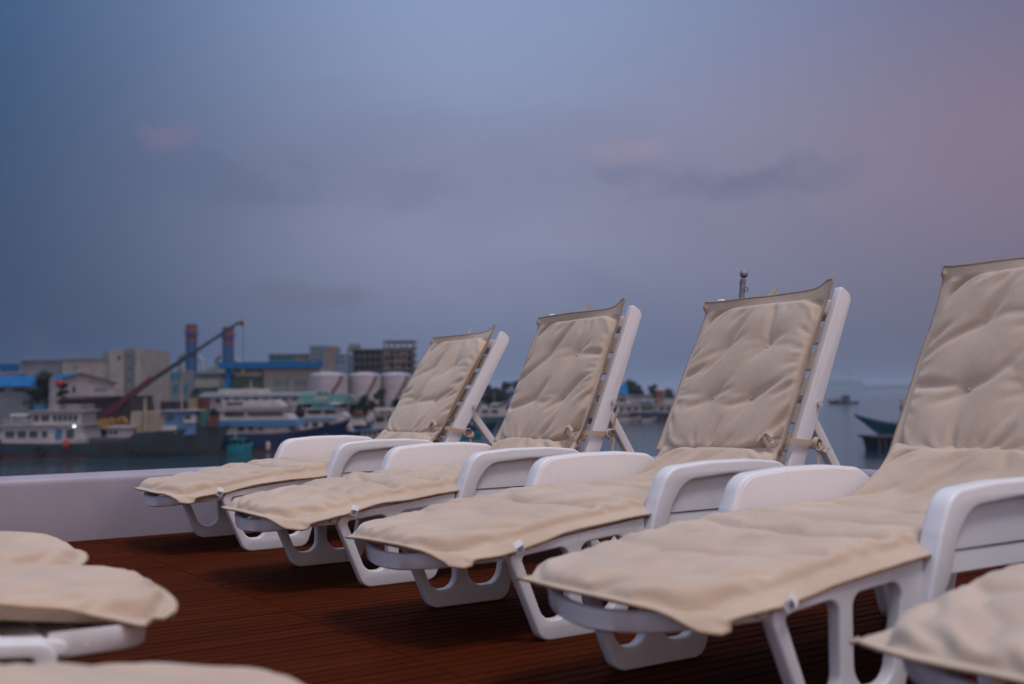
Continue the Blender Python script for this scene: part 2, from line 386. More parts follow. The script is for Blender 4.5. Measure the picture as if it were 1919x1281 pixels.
# ------------------------------------------------------------------ sun lounger
def make_lounger():
    t = thing('sun_lounger', 'x', 'sun lounger')
    # rails
    top = [(-.118, .254), (-.07, .266), (.10, .289), (.33, .311), (.60, .320), (1.0, .326), (1.50, .322)]
    bot = [(1.50, .268), (1.0, .272), (.60, .272), (.33, .268), (.10, .250), (-.07, .232), (-.12, .232)]
    rail = plate('side_rail', [fillet([(*p, .02 if i in (0, len(top)-1, len(top), len(top)+len(bot)-1) else .0) for i, p in enumerate(top+bot)])], -.0, .026)
    # sled legs: a trapezoid with two openings
    front = [fillet([(-.114, .257, .035), (.374, .312, .0), (.374, .24, .10), (.288, 0, .045), (-.0, 0, .05)], 8),
             fillet([(-.066, .236, .012), (.096, .252, .03), (.096, .056, .060), (.008, .056, .05)], 8)[::-1],
             fillet([(.139, .255, .03), (.304, .269, .03), (.258, .056, .05), (.139, .056, .060)], 8)[::-1]]
    leg_f = plate('leg_panel', front, -.0, .034, .006)
    rear = [fillet([(.93, .325, 0), (1.44, .322, .03), (1.33, 0, .05), (1.03, 0, .05)], 8),
            fillet([(.985, .262, .03), (1.155, .262, .03), (1.155, .062, .05), (1.05, .062, .05)], 8)[::-1],
            fillet([(1.20, .262, .03), (1.375, .262, .03), (1.30, .062, .05), (1.20, .062, .05)], 8)[::-1]]
    leg_r = plate('leg_panel', rear, -.0, .034, .006)
    # arm rest
    outer = fillet([(.322, .13, .012), (.368, .262, .1), (.402, .362, .10), (.445, .452, .10), (.62, .464, .5), (.80, .463, .3), (.915, .452, .08), (.995, .405, .02), (.995, .385, .01), (.94, .40, .05), (.90, .417, .05),
                    (.70, .421, .3), (.515, .410, .10), (.462, .345, .10), (.436, .265, .08), (.404, .215, .08), (.352, .125, .012)], 6)
    hoop = plate('arm_hoop', [outer], 0, .056, .009)
    panel = plate('arm_panel', [fillet([(.385, .262, 0), (.41, .36, .10), (.455, .446, .10), (.62, .457, .5), (.80, .456, .3), (.91, .446, .08), (1.0, .40, .05), (1.06, .335, .02), (1.06, .30, .0)], 6)], 0, .014, .004)
    brace = None
    for s in (1, -1):
        y = lambda a: s*a
        o = link('side_rail', rail, t, PLASTIC); o.location.y = .272 if s > 0 else -.298
        o = link('leg_panel', leg_f, t, PLASTIC); o.location.y = .281 if s > 0 else -.315
        o = link('leg_panel', leg_r, t, PLASTIC); o.location.y = .281 if s > 0 else -.315
        arm = link('armrest', panel, t, PLASTIC); arm.location.y = .284 if s > 0 else -.298
        h = link('arm_hoop', hoop, arm, PLASTIC); h.location.y = .0025 if s > 0 else -.0445
        # two lapped boards fill the hoop on the outside
        for z0, z1, dy in ((.318, .425, .0), (.268, .3155, .004)):
            x0 = .425+(z0-.26)*.25
            yo = s*(.024+dy)
            b = MB().hexa([(x0, min(0, yo), z0), (1.02-(z0-.26)*.3, min(0, yo), z0), (1.02-(z0-.26)*.3, max(0, yo), z0), (x0, max(0, yo), z0),
                           (x0+.05 if z1 > .4 else x0+.01, min(0, yo*.7), z1), (.92 if z1 > .4 else .99, min(0, yo*.7), z1), (.92 if z1 > .4 else .99, max(0, yo*.7), z1), (x0+.05 if z1 > .4 else x0+.01, max(0, yo*.7), z1)])
            b.build('louvre_board', PLASTIC, arm, bevel=.002).location.y = .0145 if s > 0 else -.0005
    # bow-shaped foot rim
    vs, fs = [], []; N = 28
    for i in range(N+1):
        q = -1+2*i/N; yy = .2855*q; uu = -.315+.125*abs(q)**2.2+.09*abs(q)**10
        zb = .192+.034*q*q; zt = zb+.046
        for du, z in ((.002, zb), (-.006, zb+.005), (-.010, zt-.005), (-.005, zt), (.010, zt), (.013, zt-.004), (.012, zb)): vs.append((uu+du, yy, z))
    k = 7
    for i in range(N): fs += [(i*k+j, i*k+(j+1) % k, (i+1)*k+(j+1) % k, (i+1)*k+j) for j in range(k)]
    fs += [tuple(range(k)), tuple(range(N*k, N*k+k))[::-1]]
    MB().add(vs, fs).build('foot_rim', PLASTIC, t, 50)
    # seat slats
    sl = MB().box(-.026, .026, -.2715, .2715, -.014, 0).mesh('slat')
    for x in np.arange(-.20, .95, .068):
        z = float(np.interp(x, [-.3, -.07, .33, .7, 1.0], [.236, .256, .302, .314, .316]))
        yw = 1 if x > -.16 else .80
        o = link('slat', sl, t, PLASTIC); o.location = (x, 0, z); o.scale.y = yw
    # back rest
    bx0, bz0, bx1, bz1 = .985, .325, 1.283, .985
    d = Vector((bx1-bx0, bz1-bz0)).normalized(); nrm = Vector((d.y, -d.x))      # nrm points to the back
    L = Vector((bx1-bx0, bz1-bz0)).length
    def bp(s_, n_): q = Vector((bx0, bz0))+d*s_+nrm*n_; return (q.x, q.y)
    ol = fillet([(*bp(0, -.026), .02), (*bp(0, .040), .03), (*bp(L*.5, .044), .4), (*bp(L+.035, .038), .03), (*bp(L+.04, -.026), .010)], 6)
    side = plate('back_side', [ol], 0, .030, .004)
    br = MB()
    back = link('backrest', side, t, PLASTIC); back.location.y = -.297
    s2 = link('back_side', side, back, PLASTIC); s2.location.y = .562
    def slat_box(s0, s1, n0, n1, y0, y1):
        c = []
        for yy in (y0, y1):
            for ss, nn in ((s0, n0), (s1, n0), (s1, n1), (s0, n1)): q = bp(ss, nn); c.append((q[0], yy, q[1]))
        return c
    for s_ in np.arange(.06, L-.10, .098):
        MB().hexa(slat_box(s_, s_+.072, -.022, -.010, .0295, .5625)).build('slat', PLASTIC, back, bevel=.003)
    MB().hexa(slat_box(L-.065, L-.005, -.022, .03, .0315, .5625)).build('top_rail', PLASTIC, back, bevel=.010)
    # prop braces
    P0, P1 = Vector((1.150, .632)), Vector((1.372, .300)); LB = (P1-P0).length
    prop = plate('prop_brace', [fillet([(-.018, -.02, .016), (.018, -.02, .016), (.019, LB, .01), (-.019, LB, .01)][::-1], 6)], 0, .03, .004)     # built hanging: z grows down the brace
    prop.transform(Matrix.Scale(-1, 4, Vector((0, 0, 1)))); prop.flip_normals()
    bolt = MB().tube([(0, 0, 0), (0, .008, 0)], [.011, .009], 12).mesh('pivot_bolt'); smooth(bolt, 40)
    for yy, bs in ((-.246, -.3005), (.216, .3005)):
        o = link('prop_brace', prop, t, PLASTIC); o.location = (P0.x, yy, P0.y)
        o = link('pivot_bolt', bolt, t, GREYP); o.location = (P0.x, bs-(.008 if bs < 0 else .0), P0.y)
    MB().box(1.352, 1.392, -.2715, .2715, .278, .305).build('prop_bar', PLASTIC, t, bevel=.004)
    MB().box(1.478, 1.505, -.2715, .2715, .274, .318).build('head_bar', PLASTIC, t, bevel=.006)
    recline(t, 0.)
    return t
HINGE = Vector((.985, 0, .325))
def about_hinge(o, deg, shift=(0, 0, 0), home=(0, 0, 0), size=1.):
    """lean a part back by deg round the hinge of the back rest"""
    m = Matrix.Rotation(R(deg), 3, 'Y')
    o.rotation_euler = m.to_euler(); o.scale = (size, 1, size); q = Vector(home)-HINGE
    o.location = HINGE+m @ Vector((q.x*size, q.y, q.z*size))+Vector(shift)
def recline(t, deg, shift=0.):
    for c in t.children:
        n = c.name.split('.')[0]
        if n == 'backrest': about_hinge(c, deg, (shift, 0, 0), (0, -.297, 0))
        elif n in ('prop_brace', 'pivot_bolt'):
            p = HINGE+Matrix.Rotation(R(deg), 3, 'Y') @ (Vector((1.150, 0, .632))-HINGE)
            c.location = (p.x+shift, c.location.y, p.z)
            if n == 'prop_brace': c.rotation_euler = (0, -math.acos(min(1, (p.z-.300)/.3994)), 0)

# ------------------------------------------------------------------ quilted cushion (cloth inflated between rim and buttons)
def pad_sim(L, W, buttons, seed, n_it=200, h=.0115, excess=1.04, pres=.07, bend=.12, shear=0., zmax=.06, grav=1., puff=.045, crisp=1.0):
    rng = np.random.default_rng(seed)
    ns = int(round(L/h))+1; nw = int(round(W/h))+1
    hs = L/(ns-1); hw = W/(nw-1)
    S, Wd = np.meshgrid(np.linspace(0, L, ns), np.linspace(-W/2, W/2, nw), indexing='ij')
    ed = np.minimum.reduce([S, L-S, Wd+W/2, W/2-Wd])
    bump = puff*np.clip(ed/.045, 0, 1)**.5
    P = np.zeros((2, ns, nw, 3))
    for k, sg in ((0, 1), (1, -.45)):
        P[k, ..., 0] = S; P[k, ..., 1] = Wd
        z = np.zeros_like(S)
        for _ in range(26):
            a = rng.uniform(0, 6.28); fr = rng.uniform(10, 45)
            z += rng.uniform(-1, 1)*np.sin(fr*(S*np.cos(a)+Wd*np.sin(a))+rng.uniform(0, 6.28))
        P[k, ..., 2] = sg*bump+z*.0007*np.clip(ed/.05, 0, 1)
    R0 = np.stack([S+Wd*shear, Wd+(S-L/2)*shear*.6, S*0], -1)
    V = np.zeros_like(P)
    bi = [(int(round(s/hs)), int(round((q+W/2)/hw))) for s, q in buttons]
    dg = math.hypot(hs, hw); ex = excess
    C = [((1, 0), hs*ex, .5), ((0, 1), hw*ex, .5), ((1, 1), dg*ex, .35), ((1, -1), dg*ex, .35), ((2, 0), 2*hs*ex, bend), ((0, 2), 2*hw*ex, bend)]
    def sl(o, n): return (slice(0, n-o), slice(o, n)) if o >= 0 else (slice(-o, n), slice(0, n+o))
    sgn = np.array([1, -1])[:, None, None, None]
    for it in range(n_it):
        N = np.cross(np.gradient(P, axis=1), np.gradient(P, axis=2)); N /= np.linalg.norm(N, axis=-1, keepdims=True)+1e-9
        V = V*.86+N*sgn*.00085*pres
        V[..., 2] -= grav*.00006
        Q = P+V
        for _ in range(3):
            D = np.zeros_like(Q); Wt = np.zeros(Q.shape[:3]+(1,))+1e-6
            for (i, j), r, k in C:
                a0, a1 = sl(i, ns); b0, b1 = sl(j, nw)
                d = Q[:, a1, b1]-Q[:, a0, b0]
                l = np.sqrt((d*d).sum(-1, keepdims=True))+1e-9
                c = d*(1-r/l)*.5*k
                if i+j > 1 and (i == 0 or j == 0): c *= (l < r)
                D[:, a0, b0] += c; D[:, a1, b1] -= c
                Wt[:, a0, b0] += k*.5; Wt[:, a1, b1] += k*.5
            Q += D/Wt*.75
            for e in ((0, slice(None)), (-1, slice(None)), (slice(None), 0), (slice(None), -1)): Q[(slice(None),)+e] = R0[e]
            for a, b in bi:
                m = Q[:, a, b].mean(0); m[2] = .006
                Q[0, a, b] = m+[0, 0, .003]; Q[1, a, b] = m-[0, 0, .003]
            Q[1, ..., 2] = np.maximum(Q[1, ..., 2], -.012)
            over = np.maximum(Q[0, ..., 2]-zmax, 0); Q[0, ..., 2] -= over*.35
        V = Q-P; P = Q
    def blur(a):
        for ax in (0, 1):
            p = np.pad(a, [(3, 3) if k == ax else (0, 0) for k in range(2)], mode='edge'); n = a.shape[ax]
            a = sum(np.take(p, np.arange(k, k+n), axis=ax) for k in range(7))/7
        return a
    edge = np.clip(ed/.035, 0, 1)
    dz = (P[0, ..., 2]-blur(P[0, ..., 2]))*edge
    P[0, ..., 2] += crisp*np.where(dz < 0, dz*1.25, dz*.75)
    return P

def path_eval(pts):
    """smooth polyline of (u, z): returns a function s -> (u, z, tangent)"""
    p = np.array(pts, float)
    for _ in range(3):
        q = np.empty((2*len(p), 2)); q[0] = p[0]; q[-1] = p[-1]
        q[1:-1:2] = .75*p[:-1]+.25*p[1:]; q[2:-1:2] = .25*p[:-1]+.75*p[1:]; p = q
    sl = np.r_[0, np.cumsum(np.hypot(*np.diff(p, axis=0).T))]
    def f(s):
        u = np.interp(s, sl, p[:, 0]); z = np.interp(s, sl, p[:, 1])
        e = .012; sc = np.clip(s, e, sl[-1]-e)
        du = np.interp(sc+e, sl, p[:, 0])-np.interp(sc-e, sl, p[:, 0]); dz = np.interp(sc+e, sl, p[:, 1])-np.interp(sc-e, sl, p[:, 1])
        n = np.hypot(du, dz); du, dz = du/n, dz/n
        out = np.where(s < 0, s, np.where(s > sl[-1], s-sl[-1], 0))
        return u+du*out, z+dz*out, du, dz
    return f, sl[-1]

def pad_mesh(name, P, pf, L, flange, fl_fn, narrow=None):
    """bend the flat pad along its path and add the sewn flange (outside rings, single cloth with thickness)"""
    ns, nw = P.shape[1:3]
    def bend(Q):
        u, z, du, dz = pf(Q[..., 0])
        if narrow:
            fd = np.clip(1-Q[..., 0]/.42, 0, 1); q_ = np.clip(np.abs(Q[..., 1])/.30, 0, 1.15)
            Q = Q.copy(); Q[..., 0] = Q[..., 0]+.075*q_**3.6*fd; Q[..., 2] = Q[..., 2]-.024*q_**3*fd
            u, z, du, dz = pf(Q[..., 0])
            k = np.clip((u-.375)/.055, 0, 1); k = k*k*(3-2*k)
            Q[..., 1] = np.clip(Q[..., 1]*(1-k*(1-narrow)), -(.40-.1205*k), .40-.1205*k)
        return np.stack([u-dz*Q[..., 2], -Q[..., 1], z+du*Q[..., 2]], -1)
    rings = 4
    G = np.zeros((ns+2*rings, nw+2*rings, 3)); G[rings:-rings, rings:-rings] = P[0]
    ii, jj = np.meshgrid(np.arange(ns+2*rings), np.arange(nw+2*rings), indexing='ij')
    ci = np.clip(ii, rings, ns+rings-1); cj = np.clip(jj, rings, nw+rings-1)
    oi = (ii-ci)/rings; oj = (jj-cj)/rings
    base = G[ci, cj]
    outm = (np.abs(oi)+np.abs(oj)) > 0
    S0 = base[..., 0]; W0 = base[..., 1]
    dist = np.maximum(np.abs(oi), np.abs(oj))
    wid, dz = fl_fn(S0, W0, oi, oj, L)
    F = base.copy()
    widj = np.where((np.abs(oi) > 0) & (np.abs(oj) > 0), np.minimum(wid, .026 if not narrow else .05), wid)
    F[..., 0] += oi*wid*np.cos(np.abs(dz)); F[..., 1] += oj*widj*np.cos(np.abs(dz)); F[..., 2] += dist*wid*np.sin(dz)
    G = np.where(outm[..., None], F, G)
    top = bend(G)
    bot_g = G.copy(); bot_g[rings:-rings, rings:-rings] = P[1]
    bot_g[..., 2] -= .004
    bot = bend(bot_g)
    m, n = G.shape[:2]
    vs = np.concatenate([top.reshape(-1, 3), bot.reshape(-1, 3)])
    idx = np.arange(m*n).reshape(m, n)
    q = np.stack([idx[:-1, :-1], idx[:-1, 1:], idx[1:, 1:], idx[1:, :-1]], -1).reshape(-1, 4)
    rim = np.concatenate([idx[0, :-1], idx[:-1, -1], idx[-1, :0:-1], idx[:0:-1, 0]])
    rn = np.roll(rim, -1)
    off = m*n
    fs = np.concatenate([q, q[:, ::-1]+off, np.stack([rim, rim+off, rn+off, rn], -1)])
    me = bpy.data.meshes.new(name); me.from_pydata(vs.tolist(), [], fs.tolist())
    bm = bmesh.new(); bm.from_mesh(me); bmesh.ops.recalc_face_normals(bm, faces=bm.faces); bm.to_mesh(me); bm.free()
    smooth(me, None); me.materials.append(FABRIC)
    rp = [Vector(vs[q])*.5+Vector(vs[q+off])*.5 for q in rim]
    pm = MB().tube(rp+[rp[0]], .0036, 6, False).mesh('piping'); smooth(pm, None); pm.materials.append(PIPING); PIPES[me.name] = pm
    return me

PIPES = {}
PIPING = material('tan_piping', (.36, .24, .15), .9, .3, 25)
SEAT_PATH = [(-.350, .266), (-.25, .276), (-.07, .294), (.15, .318), (.33, .336), (.60, .342), (.74, .343), (.82, .352), (.90, .405), (.975, .480)]
SEAT_PATH_NEAR = [(-.350, .266), (-.25, .276), (-.07, .294), (.15, .318), (.33, .336), (.60, .342), (.78, .344), (.87, .358), (.96, .418), (1.055, .508)]
BACK_PATH = [(.965, .458), (1.00, .52), (1.10, .735), (1.228, 1.012)]
def flange_fn(kind, seed, near=1.1, far=.5):
    rng = np.random.default_rng(seed); ph = rng.uniform(0, 6.28, 8)
    def wob(x, k): return np.sin(x*6+ph[k])*.6+np.sin(x*13+ph[k+1])*.3+np.sin(x*27+ph[k+2])*.12
    def f(S, W, oi, oj, L):
        wid = np.full(S.shape, .034); ang = np.zeros(S.shape)
        n_ = np.maximum(oj, 0) > 0; f_ = oj < 0; t_ = oi > 0; b_ = oi < 0
        if kind == 'seat':
            fade = np.clip(S/.22, .25, 1); ang = np.where(n_, (-near+.22*wob(S, 0))*fade, ang); ang = np.where(f_, (-far+.2*wob(S, 1))*fade, ang)
            ang = np.where(b_, .05+.22*wob(W, 2), ang); ang = np.where(t_, -.3, ang)
            wid = np.where(n_ | f_, .040+.005*wob(S, 3), wid); wid = np.where(b_, .022+.004*wob(W, 1), wid)
            bl = np.clip((W/.291-.70)/.30, 0, 1)**1.5; ang = np.where(b_, ang-.45*bl, ang); wid = np.where(b_, wid+.020*bl, wid)
            c = b_ & (n_ | f_); wid = np.where(c & n_, .044, wid); wid = np.where(c & f_, .034, wid); ang = np.where(c & n_, -.45, ang); ang = np.where(c & f_, .05, ang)
            if far < 0: ang = np.where(c & f_, .45, ang); wid = np.where(c & f_, .040, wid)
        else:
            ang = np.where(n_, .55+.22*wob(S, 0), ang); ang = np.where(f_, -.10+.3*wob(S, 1), ang)
            ang = np.where(t_, .30+.25*wob(W, 2), ang); ang = np.where(b_, -.9, ang)
            wid = np.where(n_ | f_, .031, wid); wid = np.where(t_, .036+.003*wob(W, 0)+.030*np.clip(W/.274, 0, 1)**9, wid); wid = np.where(b_, .012, wid)
            c = t_ & n_; wid = np.where(c, .066, wid); ang = np.where(c, .30, ang); wid = np.where(t_ & f_, .036, wid)
        return wid, ang
    return f

SEATS, BACKS = [], []
pf_s, L_s = path_eval(SEAT_PATH); pf_n, L_n = path_eval(SEAT_PATH_NEAR); pf_b, L_b = path_eval(BACK_PATH)
for i, (seed, sh, ex) in enumerate(((3, .014, 1.04), (11, -.012, 1.045), (23, .020, 1.04))):
    P = pad_sim(L_s-.035, .582, [(.52, -.085), (.52, .085), (.93, -.085), (.93, .085)], seed, shear=sh, excess=ex+.004, pres=.068, h=.0118, puff=.031, crisp=.6)
    P[..., 0] += .030
    SEATS.append(pad_mesh('seat_pad', P, pf_s, L_s, .035, flange_fn('seat', seed, (.50, .40, .58)[i]), .935))
    if i == 0:
        Pn = P.copy(); Pn[..., 0] *= (L_n-.005)/(L_s-.005)
        NEAR_SEAT = pad_mesh('seat_pad', Pn, pf_n, L_n, .035, flange_fn('seat', 8, .55), .935)
    if i: SEATS.append(pad_mesh('seat_pad', P, pf_s, L_s, .035, flange_fn('seat', seed+1, .6, -.45), .935))
for i, (seed, sh, ex) in enumerate(((5, .020, 1.045), (6, .030, 1.05), (9, .018, 1.04), (14, .024, 1.045))):
    P = pad_sim(L_b-.045, .548, [(.20, -.09), (.20, .09), (.395, -.09), (.395, .09)], seed, shear=sh, excess=ex+.006, pres=.069, puff=.037, h=.0095, n_it=240, bend=.07, crisp=.9)
    P[..., 0] += .012
    BACKS.append(pad_mesh('back_pad', P, pf_b, L_b, .03, flange_fn('back', seed)))

def ribbon(pts, wdir, wd, th=.0015):
    pts = [Vector(p) for p in pts]; mb = MB(); vs = []; k = len(pts); wd0 = Vector(wdir).normalized()
    for i, p in enumerate(pts):
        t = (pts[min(i+1, k-1)]-pts[max(i-1, 0)]).normalized(); wv = (wd0-t*wd0.dot(t)).normalized(); n = t.cross(wv)
        for a, b in ((-1, -1), (1, -1), (1, 1), (-1, 1)): vs.append(p+wv*a*wd/2+n*b*th)
    fs = [(i*4+j, i*4+(j+1) % 4, (i+1)*4+(j+1) % 4, (i+1)*4+j) for i in range(k-1) for j in range(4)]+[(3, 2, 1, 0), tuple(range(4*k-4, 4*k))]
    return mb.add(vs, fs)

def tie_mesh(seed):
    """tape tied round the back-rest side with a knot and two tails (near side: local y = -0.30)"""
    rng = random.Random(seed); mb = MB()
    y = -.262
    def add(b): mb.add(b.v, b.f)
    loop = [(.985, y+.03, .505), (.995, y-.01, .508), (1.005, y-.045, .512), (1.045, y-.045, .508), (1.105, y-.045, .502), (1.135, y-.03, .492), (1.135, y+.0, .49)]
    add(ribbon(loop, (.3, 0, 1), .018))
    add(ribbon([(.97, y+.05, .47), (.985, y+.015, .49), (1.0, y-.02, .505)], (0, .3, 1), .022))
    c = Vector((1.118, y-.047, .500))                                   # knot
    for k in range(3):
        a0 = rng.uniform(0, 6.28)
        add(ribbon([c+Vector((.020*math.cos(a0+t), -.004-.004*k+.006*math.sin(2*t), .020*math.sin(a0+t))) for t in np.linspace(0, 5.6, 12)], (.2, 1, .2), .013))
    for dx, dz in ((.045, .10 if seed % 2 else -.02), (.02, -.11)):
        pts = [c+Vector((dx*t+.012*math.sin(5*t+seed), -.006-.012*t, dz*t+.01*math.sin(7*t))) for t in np.linspace(0, 1, 8)]
        add(ribbon(pts, (1, .2, .2), .014))
    # slack tape bunched on the pad corner
    c = Vector((.982, y+.030, .508))
    for k in range(3):
        a0 = rng.uniform(-.4, .4)
        p = [c+Vector((-.010-.004*k, q*.034, .016*math.sin(a0+q*2.2+k)+.008*k)) for q in np.linspace(-1, 1, 8)]
        add(ribbon(p, (.6, .1, .8), .013))
    return mb
TIES = []
for k in range(3):
    me = tie_mesh(k).mesh('tie_tape'); smooth(me, 60); me.materials.append(FABRIC); TIES.append(me)

def pad_object(name, me, parent):
    o = link(name, me, parent); link('piping', PIPES[me.name], o)
    return o
BUTTON = MB().lathe([(.001, .0045), (.006, .004), (.0085, .0015), (.009, 0)], n=10).mesh('button'); smooth(BUTTON, 60); BUTTON.materials.append(FABRIC)
def buttons(parent, pf, spots, off):
    for s_, w_ in spots:
        u, z, du, dz = pf(np.array(s_+off)); o = link('button', BUTTON, parent); o.scale = (.65, .65, .65); o.location = (u-dz*.0085, -w_, z+du*.0085); o.rotation_euler = (0, -math.atan2(dz, du), 0)
def make_cushion(label, loc, rz, si, bi, tag_kind, lean=0., shift=(0, 0, 0)):
    t = thing('lounger_cushion', label, 'cushion', loc, rz, 'beige cushions on the loungers')
    sp = pad_object('seat_pad', NEAR_SEAT if si == 9 else SEATS[si], t)
    mod = sp.modifiers.new('subdivision', 'SUBSURF'); mod.levels = 1; mod.render_levels = 1
    buttons(sp, pf_n if si == 9 else pf_s, [(.52, -.085), (.52, .085)], .030)
    if bi is not None:
        bp_ = pad_object('back_pad', BACKS[bi], t)
        mod = bp_.modifiers.new('subdivision', 'SUBSURF'); mod.levels = 1; mod.render_levels = 1
        about_hinge(link('tie_tape', TIES[bi % 3], t), lean, shift)
        # tape behind the top edge
        ribbon([(1.235, .02, .985), (1.262, .01, 1.025), (1.275, -.004, 1.055)], (0, 1, 0), .024).build('top_tape', FABRIC, bp_)
        buttons(bp_, pf_b, [(.20, -.09), (.20, .09), (.395, -.09), (.395, .09)], .012)
        about_hinge(bp_, lean, shift, size=1.085 if shift[0] else 1.)
    # sewn-in care label near the foot corner
    if tag_kind is not None:
        cx, cy, cz, ry = tag_kind
        tg = empty('care_label'); tg.parent = t; tg.location = (cx, cy, cz); tg.rotation_euler = (R(62), R(ry), R(8))
        bpy.data.objects.remove(tg)
        lb = MB().add([(-.017, 0, -.024), (.017, 0, -.026), (.019, -.008, .0), (.016, -.003, .020), (-.018, -.003, .022), (-.016, -.009, .0)], [(0, 1, 2, 5), (5, 2, 3, 4)])
        o = lb.build('care_label', TAGW, t); o.location = (cx, cy, cz); o.rotation_euler = (0, R(ry), 0); o.scale = (.8, .8, .8)
        so = o.modifiers.new('thickness', 'SOLIDIFY'); so.thickness = .0012
        pr = MB()
        for q in range(4): pr.box(-.010, .010-.003*(q % 2), -.0112, -.0104, -.016+q*.0045, -.0135+q*.0045)
        p = pr.build('printed_lines', TAGG, o)
    return t

lounger0 = make_lounger()
spots = [  # u, v, rotation, lounger label, cushion label, seat, back, care label
    (1.842, -5.062, 0, 'white resin sun lounger farthest back, beside the low white bulwark', 'beige cushion on the farthest back lounger next to the bulwark', 0, 0, (-.12, -.334, .268, 12)),
    (1.834, -3.920, 0, 'white resin sun lounger second from the bulwark in the right-hand row', 'beige cushion on the second lounger from the bulwark', 1, 1, (-.05, -.336, .276, 12)),
    (1.824, -2.848, 0, 'white resin sun lounger in the middle with the flag staff behind it', 'beige cushion on the lounger in front of the flag staff', 3, 2, (-.09, -.336, .268, -25)),
    (1.774, -1.873, 0, 'large near white resin sun lounger whose backrest meets the right edge', 'beige cushion on the near lounger, its back pad cut by the right edge', 9, 3, (-.07, -.334, .266, 50)),
    (1.84, -.98, 0, 'white sun lounger of which only the foot shows in the lower right corner', 'blurred beige cushion end in the lower right corner', 1, None, None),
    (.43, -3.25, 1, 'white lounger at the left edge, farthest of the three facing foot ends', 'small beige cushion end at the left edge, farthest of three', 4, None, None),
    (.37, -2.38, 1, 'white lounger foot at the left edge with its square rim end showing', 'blurred beige cushion with upturned corner at lower left', 2, None, None),
    (.33, -1.37, 1, 'nearest white lounger cut off by the lower left bottom edge', 'strongly blurred beige cushion along the bottom left edge', 4, None, None),
]
OFFS = {6: (.05, -.09)}
LEAN = {0: (7.5, 0.), 1: (-1.2, 0.), 2: (.8, 0.), 3: (2., .12)}
for i, (u, v, flip, lab, clab, si, bi, tk) in enumerate(spots):
    o = lounger0 if i == 0 else copy_tree(lounger0)
    o['label'] = lab; o['group'] = 'white sun loungers on the deck'
    o.location = ship(u, v); o.rotation_euler.z = ROT+(math.pi if flip else 0)
    du, dv = OFFS.get(i, (0, 0)); ln, sft = LEAN.get(i, (0, 0))
    recline(o, ln, sft)
    make_cushion(clab, ship(u+du, v+dv), o.rotation_euler.z, si, bi, tk, ln, (sft*.8, 0, -.004 if i == 3 else 0))

# ------------------------------------------------------------------ harbour: sea, land, and everything on them
SEA = -5.3; GROUND = -3.9
def gx(px, d): return (px-959.5)/F_PX*d              # metres right of the camera axis for something seen at px, d metres out
def gz(py, d, px=959.5): return CAM_H+(HORIZON+(px-959.5)*math.tan(ROLL)-py)/F_PX*d
wm = bpy.data.meshes.new('water'); wm.from_pydata([(-9000, -400, 0), (9000, -400, 0), (9000, 14000, 0), (-9000, 14000, 0)], [], [(0, 1, 2, 3)])
wo_ = link('water', wm, None, WATER); wo_.location.z = SEA; wo_['kind'] = 'structure'
land_o = [(-420, 119), (-150, 119), (-44, 124), (-37, 128), (-31, 150), (-14, 172), (-4, 222), (10, 240), (34, 246), (40, 262), (44, 330), (30, 460), (-60, 700), (-700, 900), (-900, 300)]
ld = MB().prism(land_o, 'z', SEA-1, GROUND).build('ground', mt('quay_concrete', (.17, .16, .15), .9, .4, .15), None); ld['kind'] = 'structure'

CREAM = mt('cream_render', (.27, .25, .225), .85, .25, .4)
GREYB = mt('grey_cladding', (.13, .155, .17), .7, .25, .4)
PALE = mt('pale_wall', (.30, .28, .30), .8, .25, .5)
BLUER = mt('blue_sheet_roof', (.008, .115, .30), .8, .3, .6, spec=.1)
MAROON = mt('dark_maroon_steel', (.022, .010, .016), .7, .4, .8)
GLASS = mt('dark_window_glass', (.012, .018, .024), .2)
NAVY = mt('navy_hull_paint', (.005, .020, .080), .4, .35, .8)
SLATE = mt('slate_hull_paint', (.022, .045, .062), .6, .6, .5, col2=(.026, .022, .024))
BOATW = mt('white_boat_paint', (.36, .335, .33), .5, .25, 1.2)
BOATB = mt('blue_boat_trim', (.010, .10, .22), .45, .2, 1.)
TEAL = mt('teal_boat_paint', (.010, .125, .165), .5, .3, 1.)
TURQ = mt('turquoise_paint', (.01, .22, .30), .5, .2, 1.)
RUST = mt('rust_red_paint', (.11, .022, .014), .8, .4, 1.5)
RED = mt('crane_red', (.075, .004, .010), .5, .2, 1.)
DKGREEN = mt('crane_dark_green', (.006, .030, .028), .5, .2, 1.)
YEL = mt('machine_yellow', (.30, .15, .02), .6, .3, 1.)
GREEN = mt('green_panel', (.03, .085, .03), .7, .3, .5)
GREENR = mt('green_sheet_roof', (.015, .10, .075), .6, .3, .5)
CONC = mt('raw_concrete', (.10, .085, .078), .9, .45, .6)
BRICKC = mt('tan_blockwork', (.19, .15, .125), .9, .3, .5)
TANKW = mt('white_tank_paint', (.38, .34, .36), .5, .2, .5)
CHB = mt('stack_blue', (.008, .055, .16), .5, .2, .5)
CHR = mt('stack_red', (.17, .030, .045), .6, .2, .5)
BLACK = mt('black_rubber', (.008, .008, .009), .8)
DARK = mt('dark_interior', (.012, .010, .012), .9)
ORANGE = mt('orange_plastic', (.28, .025, .015), .5)
TANC = mt('tan_equipment', (.30, .24, .17), .7, .3, 1.)
BARK = mt('bark', (.05, .035, .025), .9, .4, 3)
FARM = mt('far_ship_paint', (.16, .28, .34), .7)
LEAFS = [mt('leaf_dark', (.012, .030, .016), .7, .5, 1.2), mt('leaf_mid', (.022, .052, .018), .7, .5, 1.2), mt('leaf_grey', (.035, .055, .040), .7, .5, 1.2)]

